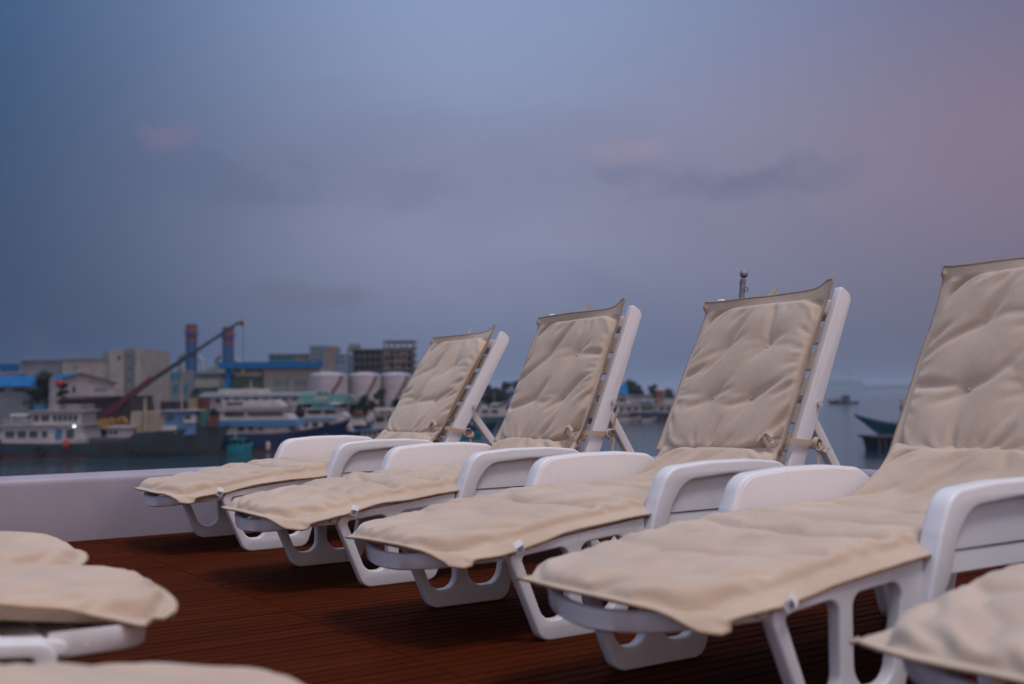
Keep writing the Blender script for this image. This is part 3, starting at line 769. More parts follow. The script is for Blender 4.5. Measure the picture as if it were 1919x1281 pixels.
def wins(parent, spots, y, mat=GLASS, name='window', frame=None):
    for (x0, x1, z0, z1) in spots:
        o = MB().box(x0, x1, y-.06, y+.02, z0, z1).build(name, mat, parent)
        if frame: MB().box(x0-.08, x1+.08, y-.03, y+.02, z0-.12, z0-.003).build('sill', frame, o)
class Site:
    """a building seen at distance d: boxes given by the pixels they cover, turned into metres there"""
    def __init__(s, name, label, cat, px, d, group=None, rz=0.):
        s.d = d; s.px = px; s.x0 = gx(px, d); s.t = thing(name, label, cat, (s.x0, d, GROUND), rz, group)
    def X(s, px): return gx(px, s.d)-s.x0
    def Z(s, py): return gz(py, s.d, s.px)-GROUND
    def box(s, name, px0, px1, py0, py1, mat, y0=0., y1=12., parent=None, bevel=0):
        z1 = s.Z(py0); z0 = 0 if py1 is None else s.Z(py1)
        return MB().box(s.X(px0), s.X(px1), y0, y1, z0, z1).build(name, mat, parent or s.t)
    def win(s, cols, rows, y, parent=None, mat=GLASS, name='window', frame=None):
        wins(parent or s.t, [(s.X(a), s.X(b), s.Z(d_), s.Z(c)) for c, d_ in rows for a, b in cols], y, mat, name, frame)

# ---- cream block with the tower; its shaded faces are coloured grey
b = Site('factory_block', 'cream windowless factory block, its shaded faces coloured grey, with stepped tower behind the warehouse', 'building', 150, 190)
b.box('wall', 35, 116, 674, None, GREYB, .6, 20); b.box('wall', 116, 214, 672, None, CREAM, 0, 18)
b.box('tower_wall', 167, 207, 657, None, GREYB, 6, 20); b.box('tower_wall', 206, 233, 656, None, CREAM, -.6, 16)
b.box('tower_wall', 233, 254, 654.5, None, GREYB, .3, 16); b.box('tower_wall', 254, 264, 653.5, None, CREAM, -.4, 16)
b.box('roof_parapet', 34.5, 116, 673, 674, PALE, .3, 20.3); b.box('roof_parapet', 116.2, 214.5, 671, 672, PALE, -.3, 18.3)
b.win([(135, 146)], [(685, 691)], 0, mat=GREYB, name='vent'); b.win([(222, 228)], [(668, 674)], -.6); b.win([(188, 220)], [(702, 704)], -.62, mat=PALE, name='ledge')
b.win([(239, 244)], [(668, 671), (690, 693), (712, 715)], .3)
# ---- warehouse with blue roof and white gable
d = 140; wx = gx(150, d)
wh = thing('warehouse', 'white gabled quay warehouse with long blue sheet roof on the left', 'building', (wx, d, GROUND), R(32))
Wd, Ln, He, Hr = 7.2, 22., gz(716, d, 150)-GROUND, gz(700.5, d, 150)-GROUND      # local x across the gable, local -x side runs away left
MB().prism([(-3.1, 0), (4.1, 0), (4.1, He), (.2, Hr), (-3.1, He+.35)], 'y', 0, .3).build('gable_wall', PALE, wh)
MB().prism([(-3.1, 0), (4.1, 0), (4.1, He), (.2, Hr-.02), (-3.1, He+.3)], 'y', .302, Ln).build('wall', PALE, wh)
MB().prism([(-3.6, He+.12), (.2, Hr+.05), (.2, Hr+.17), (-3.6, He+.24)], 'y', -.4, Ln).build('roof_slope', BLUER, wh)
MB().prism([(4.6, He-.2), (.205, Hr+.05), (.205, Hr+.17), (4.6, He-.08)], 'y', -.4, Ln).build('roof_slope', GREYB, wh)
wins(wh, [(-.9, -.55, He-1.3, He-.5)], 0); wins(wh, [(1.6, 3.2, He-1.1, He-.7)], 0, GREYB, 'sign_board')
b = Site('long_shed', 'low bluish shed with blue roof at the far left of the quay', 'building', 30, 146)
b.box('wall', -60, 112, 724, None, GREYB, 0, 9)
MB().prism([(-.5, b.Z(724)), (9.5, b.Z(702)), (9.5, b.Z(701)), (-.5, b.Z(723))], 'x', b.X(-60), b.X(116)).build('roof', BLUER, b.t)
b.win([(-20, 10), (25, 55)], [(728, 733)], 0, mat=DARK)
b = Site('roof_hut', 'small blue rooftop cabin at the left edge of the skyline', 'building', 0, 175)
b.box('wall', -30, 22, 700, None, PALE, 0, 5); b.box('cabin', -30, 15, 681, 697, BLUER, .4, 4); b.box('roof', -32, 38, 697.2, 700.2, PALE, -.4, 5.4); b.win([(3, 9)], [(686, 692)], .4)
# ---- dark maroon shed
b = Site('boat_shed', 'very dark maroon steel shed on the quay under the crane boom', 'building', 180, 127)
MB().prism([(b.X(112), 0), (b.X(252), 0), (b.X(247), b.Z(770)), (b.X(243), b.Z(744)), (b.X(118), b.Z(746)), (b.X(112), b.Z(752))], 'y', 0, 8).build('wall', MAROON, b.t)
MB().box(b.X(116), b.X(245), -.3, 8.3, b.Z(744)-.02, b.Z(742)).build('roof', MAROON, b.t)
for k in range(9): MB().box(b.X(122+k*13), b.X(123+k*13), -.06, .0, 0, b.Z(750)).build('wall_rib', MAROON, b.t)
# ---- mobile crane
d = 123.; cx, cz = gx(204, d), GROUND
cr = thing('mobile_crane', 'telescopic crane with red lower boom and dark green upper boom on the quay', 'crane', (cx, d, GROUND))
def CP(px, py): return Vector((gx(px, d)-cx, -1.2, gz(py, d, px)-GROUND))
def boom(name, p, q, w0, w1, mat, par=cr):
    a = (q-p).normalized(); n = Vector((-a.z, 0, a.x)); y = Vector((0, 1, 0))
    return MB().hexa([p-n*w0-y*w0, p-n*w0+y*w0, p+n*w0+y*w0, p+n*w0-y*w0, q-n*w1-y*w1, q-n*w1+y*w1, q+n*w1+y*w1, q+n*w1-y*w1]).build(name, mat, par, bevel=.03)
P0, P1, P2, P3 = CP(196, 784), CP(292, 709), CP(370, 660.5), CP(452, 605)
boom('boom_section', P0, P1, .34, .30, RED); boom('boom_section', P1-(P1-P0).normalized()*1., P2, .22, .20, DKGREEN); boom('boom_section', P2-(P2-P1).normalized()*.8, P3, .16, .13, DKGREEN)
boom('lift_cylinder', CP(222, 786), CP(246, 748), .11, .09, MAROON)
hd = MB().prism([(P3.x-.2, P3.z-.1), (P3.x+.35, P3.z+.2), (P3.x+.55, P3.z-.1), (P3.x+.45, P3.z-.45), (P3.x+.1, P3.z-.25)], 'y', -1.35, -1.05).build('boom_head', RUST, cr)
MB().tube([P3+Vector((.45, 0, -.3)), P3+Vector((.47, 0, -5.2))], .025, 6).build('hoist_cable', BLACK, cr)
MB().lathe([(.02, .3), (.14, .2), (.16, 0), (.1, -.15), (.02, -.25)], tuple(P3+Vector((.47, 0, -5.4))), 10).build('hook_block', YEL, cr, 60)
MB().prism([(-1.4, 1.0), (1.2, 1.0), (1.2, 1.9), (.3, 2.2), (-1.4, 2.0)], 'y', -1.6, .4).build('turntable_house', YEL, cr, bevel=.05)
MB().prism([(.4, 1.05), (1.6, 1.05), (1.75, 1.7), (1.3, 2.3), (.4, 2.3)], 'y', .45, 1.3).build('cab', YEL, cr, bevel=.05)
MB().box(-3.2, 3.4, -1.2, 1.2, .45, .98).build('carrier', MAROON, cr, bevel=.05)
for x in (-2.5, -1.5, 1.4, 2.5): MB().tube([(x, -1.25, .5), (x, -.85, .5)], .5, 16).build('wheel', BLACK, cr, 40)

# ---- power plant: two stacks, hall, conveyor roof
def stack(px, py_top, d, label):
    t = thing('chimney_stack', label, 'chimney', (gx(px, d), d, GROUND), 0, 'red and blue chimney stacks'); H = gz(py_top, d, px)-GROUND; r = 10.5/F_PX*d
    MB().lathe([(r*1.0, 0), (r, H*.62), (r*.99, H-3.7)], n=20).build('shaft', CHB, t, 50)
    MB().lathe([(r*1.012, H-3.69), (r*1.0, H-2.6), (r*.96, H-2.6)], n=20).build('red_band', CHR, t, 50)
    MB().lathe([(r*.99, H-2.6), (r*.99, H-1.9)], n=20).build('blue_band', CHB, t, 50)
    MB().lathe([(r*1.012, H-1.9), (r*1.0, H-.25), (r*.9, H-.25)], n=20).build('red_band', CHR, t, 50)
    MB().lathe([(r*1.0, H-.24), (r*1.04, H-.2), (r*1.04, H), (r*.8, H)], n=20).build('rim', DARK, t, 50)
    MB().lathe([(r*1.015, H-2.45), (r*1.35, H-2.4), (r*1.35, H-2.25), (r*1.015, H-2.2)], n=20).build('platform', CHB, t, 40)
    MB().tube([(r*1.32*math.cos(a), r*1.32*math.sin(a), H-1.3) for a in np.linspace(0, 6.28, 20)], .05, 5).build('guard_rail', CHB, t)
    for k in range(10): a = k*.628; MB().tube([(r*1.32*math.cos(a), r*1.32*math.sin(a), H-2.25), (r*1.32*math.cos(a), r*1.32*math.sin(a), H-1.3)], .04, 5).build('guard_post', CHB, t)
    for sx, rr in ((-1.9, .5), (1.95, .42)):
        hh = H*.66 if sx < 0 else H*.63
        pts = [(sx*r*1.05, -.3, 0), (sx*r*1.05, -.3, hh-.8)]+[(sx*r*1.05-math.copysign(.9*(1-math.cos(a)), sx), -.3, hh-.8+.9*math.sin(a)) for a in np.linspace(.3, 1.57, 5)]
        MB().tube(pts, rr, 10).build('exhaust_duct', PALE if sx > 0 else GREYB, t, 60)
    return t
stack(358, 608, 255, 'left of two red-topped blue chimney stacks, clear of the crane boom')
stack(427, 613, 255, 'right of two red-topped blue chimney stacks, crossed by the crane boom')
b = Site('power_hall', 'grey-green power station hall below the chimney stacks', 'building', 350, 248)
b.box('wall', 268, 428, 712, None, GREYB, 0, 14); b.box('upper_wall', 300, 412, 698, 711.8, GREYB, 2, 12)
MB().prism([(b.X(360), b.Z(700)), (b.X(428), b.Z(700)), (b.X(428), b.Z(690)), (b.X(404), b.Z(684))], 'y', 1, 11).build('roof', mt('sage_sheet', (.14, .19, .19), .7, .2, .5), b.t)
b.box('annexe', 370, 412, 711, 726, CREAM, -1.5, -.02); b.box('tank_house', 316, 335, 694, 711.8, TEAL, .5, 1.98)
b.win([(k, k+9) for k in range(274, 356, 17)], [(720, 736)], 0, mat=TEAL)
b = Site('conveyor_hall', 'cream hall under a long bright blue roof beam', 'building', 500, 230)
b.box('wall', 494, 602, 690, None, CREAM, 0, 12); b.box('roof_beam', 411, 601, 678, 689.6, BLUER, -1.4, 2.2); b.box('column', 423, 433, 690, None, BLUER, -.8, .4)
b.box('green_wall', 433, 496, 708, None, GREEN, .4, 3); b.box('upper_wall', 434, 494, 690, 707.7, GREYB, 1.2, 3); b.box('arched_canopy', 440, 490, 697, 704, PALE, .3, 1.1)
b.win([(512, 527), (533, 540), (550, 575)], [(712, 724), (730, 736)], 0, mat=GREYB)
b = Site('glass_office', 'teal and blue-grey office blocks behind the blue roof beam', 'building', 560, 300)
b.box('wall', 503, 552, 664, None, TEAL, 0, 12); b.box('wall', 552, 582, 664.5, None, BRICKC, .2, 12); b.box('roof', 502, 582.5, 662.5, 663.8, GREYB, -.3, 12)
b.box('wall', 581, 612, 648, None, mt('blue_grey_panel', (.10, .15, .20), .5, .2, .4), -1.5, 10); b.box('wall', 612, 627, 649, None, BRICKC, -1.2, 10); b.box('wall', 627, 652, 664, None, mt('blue_grey_panel', (.1, .15, .2)), -.8, 10)
b.win([(k, k+7) for k in (507, 518, 529, 540)], [(667, 673)], 0); b.win([(k, k+5) for k in (585, 593, 601)], [(653, 657), (662, 666), (671, 675)], -1.5); b.win([(k, k+5) for k in (631, 640)], [(667, 671), (676, 680)], -.8)
# ---- unfinished concrete building
b = Site('unfinished_building', 'unfinished raw concrete building with open storeys on the skyline', 'building', 712, 320)
b.box('shade_backing', 655, 770, 656, None, DARK, 5, 12)  # near-black back wall; the shade inside the open storeys is its colour
for k, py in enumerate((653, 666, 679, 692)):
    b.box('floor_slab', 650, 722, py, py+2.6, CONC, 0, 12)
for px in range(651, 722, 10):
    b.box('column', px, px+2.2, 655.8, None, CONC, .3, 1.0)
b.box('stair_tower', 651, 668, 643, 652.8, GREYB, 2, 8)
for k, py in enumerate((638, 651, 664, 677, 690)):
    b.box('floor_slab', 718, 776, py, py+2.4, BRICKC, -.6, 12.2)
for px in (718, 727, 738, 749, 760, 772):
    b.box('column', px, px+3, 640.6, None, BRICKC, -.3, .6)
for i, py in enumerate((653.6, 666.6, 679.6)):
    for j, px in enumerate((721.2, 741.2, 752.2)):
        if (i+j) % 3 != 1: b.box('infill_wall', px, px+6, py+3, py+10.2, BRICKC, .1, .4)
for py in (641, 655, 668, 681): b.box('balcony', 772, 780, py+8, py+9.2, CONC, -1, 3)
for k in range(7): b.box('scaffold_pole', 720+k*8, 720.5+k*8, 635, 637.8, CONC, 0, .12)
b.box('hoarding', 645, 780, 697.5, None, BLUER, -4, -3.7)
# ---- storage tanks
for k, (px, lab) in enumerate(((615, 'white cylindrical storage tank, leftmost of the row'), (683, 'white cylindrical storage tank, second from the left in the row'), (741, 'white cylindrical storage tank beside the back of the farthest lounger'), (800, 'white cylindrical storage tank mostly behind the farthest lounger'))):
    d = 215+k*3; t = thing('storage_tank', lab, 'tank', (gx(px, d), d, GROUND), 0, 'white storage tanks'); r = (36 if k == 0 else 30)/F_PX*d; H = gz(703, d, px)-GROUND
    MB().lathe([(r, 0), (r, H)], n=28).build('shell', TANKW, t, 40)
    MB().lathe([(r*1.01, H+.003), (r*1.01, H+.06), (r*.75, H+.33), (r*.35, H+.56), (.02, H+.62)], n=28).build('dome_roof', TANKW, t, 60)
    for q in range(3): MB().lathe([(r+.002, H*(q+1)/4), (r+.05, H*(q+1)/4+.02), (r+.05, H*(q+1)/4+.1), (r+.002, H*(q+1)/4+.12)], n=28).build('hoop', TANKW, t, 40)
    st_ = MB()
    for q in range(26): a = -2.1+q*.035*1.6; st_.box(r*1.04*math.cos(a)-.3, r*1.04*math.cos(a)+.3, r*1.04*math.sin(a)-.3, r*1.04*math.sin(a)+.3, q*H/26, q*H/26+.08)
    st_.build('spiral_stair', RUST, t)
# ---- low sheds along the quay
b = Site('grey_quay_shed', 'long grey low-roofed quay shed behind the first blue yacht', 'building', 480, 192)
b.box('wall', 376, 600, 742, None, PALE, 0, 7); MB().prism([(-.6, b.Z(742)), (3.5, b.Z(734)), (7.6, b.Z(742)), (3.5, b.Z(736))], 'x', b.X(372), b.X(604)).build('roof', GREYB, b.t)
b.win([(k, k+9) for k in range(385, 595, 18)], [(746, 753)], 0)
b = Site('green_roof_shed', 'open shed with green sheet roof behind the second yacht', 'building', 610, 166)
MB().prism([(-.6, b.Z(756)), (3.5, b.Z(738)), (8, b.Z(756)), (3.5, b.Z(739.5))], 'x', b.X(556), b.X(652)).build('roof', GREENR, b.t)
MB().prism([(b.X(650), b.Z(757)), (b.X(676), b.Z(757)), (b.X(652), b.Z(738))], 'y', -.2, 4).build('gable', GREYB, b.t)
b.box('wall', 560, 672, 757, None, DARK, .8, 7)
for px in (562, 585, 608, 631, 652): b.box('post', px, px+1.8, 756, None, PALE, -.4, -.2)
b = Site('site_cabin', 'small cream cabin by the trees between the first two backrests', 'building', 890, 262)
b.box('wall', 876, 900, 738, None, BRICKC, 0, 4); b.box('roof', 874, 902, 735.5, 737.8, CREAM, -.3, 4.3); b.win([(880, 885), (890, 895)], [(741, 746)], 0)
b = Site('blue_roof_house', 'blue-roofed quay house beside green trees', 'building', 1150, 285)
b.box('wall', 1118, 1172, 738, None, PALE, 0, 8); MB().prism([(-.6, b.Z(738)), (2., b.Z(722)), (7, b.Z(720)), (9, b.Z(738))], 'x', b.X(1112), b.X(1176)).build('roof', BLUER, b.t)
b.win([(1124, 1130), (1138, 1144), (1152, 1158)], [(741, 746)], 0)
b = Site('harbour_pavilion', 'low pale harbour pavilion between blue-roofed house and domed kiosk', 'building', 1195, 262)
b.box('wall', 1172, 1222, 743, None, PALE, 0, 5); b.box('roof', 1169, 1224, 739.5, 742.8, GREYB, -.5, 5.5); b.win([(1177, 1183), (1190, 1202), (1208, 1215)], [(746, 752)], 0)
t = thing('domed_kiosk', 'small kiosk with pale dome and orange wall near the waterfront trees', 'building', (gx(1236, 256), 256, GROUND)); r = 1.05; H = gz(732, 256, 1236)-GROUND
MB().lathe([(r*.9, 0), (r*.9, H)], n=14).build('wall', mt('orange_render', (.38, .17, .07), .8, .2, 1), t, 40); MB().lathe([(r*1.2, H+.01), (r*1.2, H+.12), (r*1.05, H+.45), (r*.6, H+.75), (.02, H+.9)], n=16).build('dome', PALE, t, 60)
wins(t, [(-.3, .3, H-1.6, H-.5)], -r*.9)
for k, (px0, px1, py, m_, lab) in enumerate(((370, 384, 745, RUST, 'rust red shipping container on the quay'), (353, 369, 746, TANC, 'tan shipping container beside the red one'), (300, 330, 752, MAROON, 'dark flat container behind the coaster'))):
    b = Site('shipping_container', lab, 'container', px0, 150, 'containers on the quay'); b.box('body', px0, px1, py, None, m_, 0, 2.4)
    for q in range(4): b.box('door_rib', px0+(px1-px0)*(q+.5)/4-.4, px0+(px1-px0)*(q+.5)/4+.4, py+1, py+12, m_, -.08, -.002)

# ---- trees
def tree(px, py_top, wpx, d, kind, label, tall=1., n=3000, ground=GROUND):
    rng = random.Random(int(px*7+d)); H = gz(py_top, d, px)-ground; wd = wpx/F_PX*d
    t = thing('quay_tree', label, 'tree', (gx(px, d), d, ground), rng.uniform(0, 6), 'trees on the waterfront')
    tr = MB().tube([(0, 0, 0), (rng.uniform(-.1, .1), 0, H*.35), (rng.uniform(-.2, .2), .1, H*.75)], [.05*wd+.06, .04*wd, .02], 8)
    cl = []
    for k in range(11):
        a = rng.uniform(0, 6.28); rr = rng.uniform(.1, .44)*wd; z = H*rng.uniform(.38, .93)
        rr *= 1-.6*max(0, z/H-.55)/.45*(.6 if tall == 1 else 1.2)
        c = Vector((rr*math.cos(a), rr*math.sin(a), z)); cl.append((c, wd*rng.uniform(.13, .24)))
        tr.tube([(0, 0, H*.3+.2*z), tuple(c*.6+Vector((0, 0, c.z*.38))), tuple(c)], [.02*wd+.02, .015*wd, .008], 5)
    cl.append((Vector((0, 0, H*.93)), wd*.13))
    tr.build('trunk', BARK, t, 60)
    lf = MB(); sz = max(.12, wd*.042)
    for k in range(n):
        c, r_ = cl[k % len(cl)]
        q = Vector((rng.gauss(0, 1), rng.gauss(0, 1), rng.gauss(0, .8))); q = q.normalized()*r_*rng.random()**.4*rng.uniform(.8, 1.25)
        p = c+q; a = Vector((rng.uniform(-1, 1), rng.uniform(-1, 1), rng.uniform(-.5, .5))).normalized(); b_ = a.cross(Vector((rng.uniform(-1, 1), rng.uniform(-1, 1), 1))).normalized()
        s_ = sz*rng.uniform(.6, 1.4)
        lf.add([p-a*s_, p+b_*s_*.5, p+a*s_, p-b_*s_*.5], [(0, 1, 2, 3)])
    me = bpy.data.meshes.new('crown'); me.from_pydata(lf.v, [], lf.f); link('crown', me, t, LEAFS[kind])
TREES = [(88, 698, 62, 133, 0, 'tall dark tree in front of the blue-roofed warehouse'), (72, 728, 50, 131, 0, 'lower dark tree at the foot of the tall one beside the warehouse'),
    (116, 712, 26, 134, 0, 'thin dark tree beside the white mast at left'), (366, 727, 28, 200, 1, 'round green tree below the left chimney'), (342, 750, 26, 180, 1, 'low bush behind the yellow mast'),
    (400, 765, 34, 140, 0, 'dark bush between coaster and first blue yacht'), (537, 751, 30, 158, 0, 'dark green tree left of the green roof shed'), (560, 757, 34, 150, 0, 'dark bushy tree in front of the green roof shed'),
    (600, 733, 24, 172, 1, 'green tree above the green shed roof'), (684, 740, 46, 160, 1, 'bushy green tree in front of the white tanks'), (712, 727, 30, 164, 1, 'taller green tree right of the bushy one by the tanks'),
    (742, 746, 28, 175, 0, 'small dark tree at the edge of the farthest lounger'), (915, 722, 40, 265, 0, 'dark tree with thin top between first two backrests'), (945, 716, 34, 270, 2, 'grey-green tall tree between first two backrests'),
    (972, 712, 40, 262, 2, 'grey-green tree touching the second backrest'), (930, 730, 60, 250, 0, 'low dark tree mass between first two backrests'), (1178, 713, 44, 300, 1, 'broad green tree beside the blue-roofed house'), (1196, 722, 36, 296, 1, 'green tree lower right of the broad one'),
    (1226, 721, 40, 300, 1, 'rounded green tree behind the domed kiosk'), (1250, 728, 30, 305, 2, 'pale green tree at the end of the waterfront')]
for (px, py, wpx, d, kd, lab) in TREES: tree(px, py, wpx, d, kd, lab)

# ---- boats
def hull_mesh(L, B, fs_, fm, fb, rake=.10, flare=.8, n=22, step=None):
    vs, fs = [], []
    for i in range(n+1):
        t = i/n; hb = B/2*(1-max(0, (t-.5)/.5)**2.3)*(.86+.14*min(1, t/.25))
        hw = hb*(.92 if t < .6 else .92-(1-flare)*(t-.6)/.4)*(1 if t < .999 else 0)
        fbz = fm+(fs_-fm)*max(0, 1-t/.4)**2+(fb-fm)*max(0, (t-.4)/.6)**2
        if step and t > step[0]: fbz += step[1]
        xu = t*L; xw = t*L*(1-rake)
        hb = max(hb, .02); hw = max(hw, .015)
        ring = [(xw, -hw*.6, -.6), (xw, -hw, 0), (xw+(xu-xw)*.25, -(hw*.7+hb*.3), fbz*.22), (xu, -hb, fbz), (xu, -hb*.93-.0, fbz), (xu, -hb*.93, fbz-.25), (xu, hb*.93, fbz-.25), (xu, hb*.93, fbz), (xu, hb, fbz), (xw+(xu-xw)*.25, hw*.7+hb*.3, fbz*.22), (xw, hw, 0), (xw, hw*.6, -.6)]
        vs += ring
    k = 12
    for i in range(n): fs += [(i*k+j, i*k+(j+1) % k, (i+1)*k+(j+1) % k, (i+1)*k+j) for j in range(k)]
    fs += [tuple(range(k)), tuple(range(n*k, n*k+k))[::-1]]
    return MB().add(vs, fs)
class Boat:
    def __init__(s, name, label, px_stern, px_bow, d, hull, mat, head=None, group='boats moored in the harbour', boot=RUST):
        s.d = d; s.px = (max(px_stern, 0)+px_bow)/2; s.sg = 1 if px_bow > px_stern else -1
        s.x0 = gx(px_stern, d); s.L = abs(gx(px_bow, d)-s.x0)
        s.t = thing(name, label, 'boat', (s.x0, d, SEA), 0 if s.sg > 0 else math.pi, group)
        B, fs_, fm, fb = hull[:4]; s.B = B
        hm = hull_mesh(s.L, B, fs_, fm, fb, *(hull[4:]))
        s.hull = hm.build('hull', mat, s.t, 35)
        n = 22
        if boot:
            v = []
            for y in (-1, 1):
                for i in range(n+1):
                    t = i/n; hw = B/2*(1-max(0, (t-.5)/.5)**2.3)*(.86+.14*min(1, t/.25))*.92
                    v += [(t*s.L*.9, y*(hw+.03), -.1), (t*s.L*.9, y*(hw+.035), .22)]
            MB().add(v, [(i*2, i*2+2, i*2+3, i*2+1) for i in range(n)]+[(o_+i*2, o_+i*2+1, o_+i*2+3, o_+i*2+2) for o_ in [2*(n+1)] for i in range(n)]).build('boot_stripe', boot, s.t)
    def X(s, px): return (gx(px, s.d)-s.x0)*s.sg
    def Z(s, py): return gz(py, s.d, s.px)-SEA
    def house(s, name, px0, px1, py0, py1, mat, hw, slope=(0, 0), wn=None, wrow=None, wmat=GLASS, roof=None, parent=None):
        x0, x1 = sorted((s.X(px0), s.X(px1))); z0, z1 = s.Z(py1), s.Z(py0)
        p = [(x0, -hw, z0), (x1, -hw, z0), (x1, hw, z0), (x0, hw, z0), (x0+slope[0], -hw*.94, z1), (x1-slope[1], -hw*.94, z1), (x1-slope[1], hw*.94, z1), (x0+slope[0], hw*.94, z1)]
        o = MB().hexa(p).build(name, mat, parent or s.t, bevel=.04)
        yf = -hw if s.sg > 0 else hw
        if wn:
            za, zb = s.Z(wrow[1]), s.Z(wrow[0])
            for a, b_ in wn:
                xa, xb = sorted((s.X(a), s.X(b_)))
                for y_ in (-1, 1):
                    if y_*s.sg < 0: MB().box(xa, xb, min(y_*(hw-.25), y_*(hw+.03)), max(y_*(hw-.25), y_*(hw+.03)), za, zb).build('window', wmat, o)
            if s.X(px1 if s.sg > 0 else px0) and slope[1] < .6:
                pass
        if roof: MB().box(x0-.3+slope[0], x1+.35-slope[1], -hw-.15, hw+.15, z1+.003, z1+.10).build('roof', roof, o, bevel=.02)
        return o
    def rail(s, px0, px1, py0, py1, hw, mat=BOATW, n=8):
        x0, x1 = s.X(px0), s.X(px1); z0, z1 = s.Z(py1), s.Z(py0)
        for y_ in (-hw, hw):
            m = MB()
            for q in (1, .55): m.tube([(x0, y_, z0+(z1-z0)*q), (x1, y_, z0+(z1-z0)*q)], .03, 5)
            for i in range(n+1): m.tube([(x0+(x1-x0)*i/n, y_, z0), (x0+(x1-x0)*i/n, y_, z1)], .025, 5)
            m.build('guard_rail', mat, s.t)
    def mast(s, px, py0, py1, r, mat, y=0., cross=None):
        m = MB().tube([(s.X(px), y, s.Z(py1)), (s.X(px), y, s.Z(py0))], [r, r*.6], 8)
        if cross: m.tube([(s.X(px), y-cross, s.Z(py0)-.5), (s.X(px), y+cross, s.Z(py0)-.5)], r*.5, 6); m.tube([(s.X(px)-cross, y, s.Z(py0)-.8), (s.X(px)+cross, y, s.Z(py0)-.8)], r*.5, 6)
        return m.build('mast', mat, s.t, 40)
    def fender(s, px, py, r=.35):
        t_ = s.X(px)/s.L; hb = s.B/2*(1-max(0, (t_-.5)/.5)**2.3)
        m = MB(); c = Vector((s.X(px), -s.sg*(hb+.12), s.Z(py)))
        m.tube([c+Vector((r*math.cos(a), 0, r*math.sin(a))) for a in np.linspace(0, 6.28, 14)], .13, 8); m.build('tyre_fender', BLACK, s.t, 60)

# coaster at the left
b = Boat('coaster', 'dark slate coaster with white wheelhouse and rusty bow at left', -72, 430, 113, (6., 1.9, 1.45, 2.3, .05, .85, 22, (.64, .75)), SLATE)
b.house('deckhouse', 22, 176, 795, 829, BOATW, 2.3, (.1, .25), [(30, 46), (52, 67), (74, 88), (97, 106)], (804, 815), roof=BOATW)
b.house('wheelhouse', 74, 165, 769, 794, BOATW, 2.0, (.1, -.15), [(79, 88), (93, 99), (100, 107)]+[(115+k*9.4, 121+k*9.4) for k in range(5)], (775, 786), roof=BOATW)
b.house('doorway', 121, 133, 801, 818, BOATB, 2.36); b.house('doorway', 141, 155, 802, 817, DKGREEN, 2.36)
b.rail(112, 163, 758, 768, 1.9); b.rail(24, 72, 783, 794.5, 2.2)
b.house('funnel', 68, 84, 757, 769, BOATB, .7); b.house('awning', 33, 66, 773, 777.5, BOATW, 1.8); b.mast(36, 776, 795, .05, BOATW, -1.7); b.mast(63, 776, 795, .05, BOATW, -1.7)
lm = MB()
for dx, dy in ((-.22, -.22), (.22, -.22), (.22, .22), (-.22, .22)): lm.tube([(b.X(99)+dx, dy, b.Z(769)), (b.X(99)+dx*.7, dy*.7, b.Z(709))], .06, 6)
for q in range(9): z = b.Z(767)+(b.Z(709)-b.Z(767))*q/8; lm.tube([(b.X(99)-.22, -.2, z), (b.X(99)+.22, -.2, z+.3)], .04, 5); lm.box(b.X(99)-.2, b.X(99)+.2, -.2, .2, z, z+.04)
lm.build('lattice_mast', BOATW, b.t, 40)
MB().lathe([(.02, -.35), (.3, -.2), (.34, 0), (.3, .2), (.02, .35)], (b.X(114), -.3, b.Z(716)), 12).build('signal_ball', ORANGE, b.t, 60)
MB().tube([(b.X(101), -.1, b.Z(714)), (b.X(114), -.3, b.Z(714))], .03, 5).build('signal_yard', BOATW, b.t)
lampm = bpy.data.materials.new('lit_lamp'); lampm.use_nodes = True
e_ = lampm.node_tree.nodes['Principled BSDF']; e_.inputs['Emission Color'].default_value = (.85, .95, 1, 1); e_.inputs['Emission Strength'].default_value = 16
MB().lathe([(.01, -.05), (.04, -.025), (.05, 0), (.04, .025), (.01, .05)], (b.X(157), -2.5, b.Z(796)), 10).build('deck_lamp', lampm, b.t, 60)
b.house('hatch_coaming', 182, 262, 818, 836, SLATE, 2.2); b.house('winch_house', 213, 262, 800, 818, PALE, 1.9, (0, .1), [(217, 222), (226, 232)], (805, 812), roof=BOATW)
b.house('cargo_tank', 252, 318, 771, 815, TANC, 1.5, (.1, .1)); b.mast(282, 746, 815, .22, TANC, -1.7); b.mast(343, 682, 815, .12, TANC, -.5, 1.2)
b.house('fore_cabin', 316, 374, 771, 815, mt('faded_blue', (.07, .16, .30), .6, .3, 1), 1.6, (.0, .1), [(322, 333), (354, 366)], (776, 786), roof=BOATW); b.house('white_locker', 352, 374, 779, 793, BOATW, 1.66)
b.house('windlass', 340, 362, 806, 815, RUST, .9); b.house('net_pile', 376, 392, 772, 800, GREENR, 1.0, (.2, .3)); b.house('locker', 314, 340, 798, 812, BOATW, 1.9)
for px, py in ((100, 840), (268, 845), (20, 845)): b.fender(px, py, .38)
MB().lathe([(.02, -.55), (.25, -.35), (.3, 0), (.2, .4), (.05, .6)], (b.X(147), -3.15, b.Z(829)), 12).build('hanging_buoy', ORANGE, b.t, 60)
b.rail(165, 262, 822, 834, 2.7, RUST, 14)
for px in (398, 408): MB().lathe([(.02, 0), (.28, .02), (.3, .5), (.2, .8), (.02, .85)], (b.X(px), -.8, 3.0), 10).build('bollard', RUST, b.t, 40)

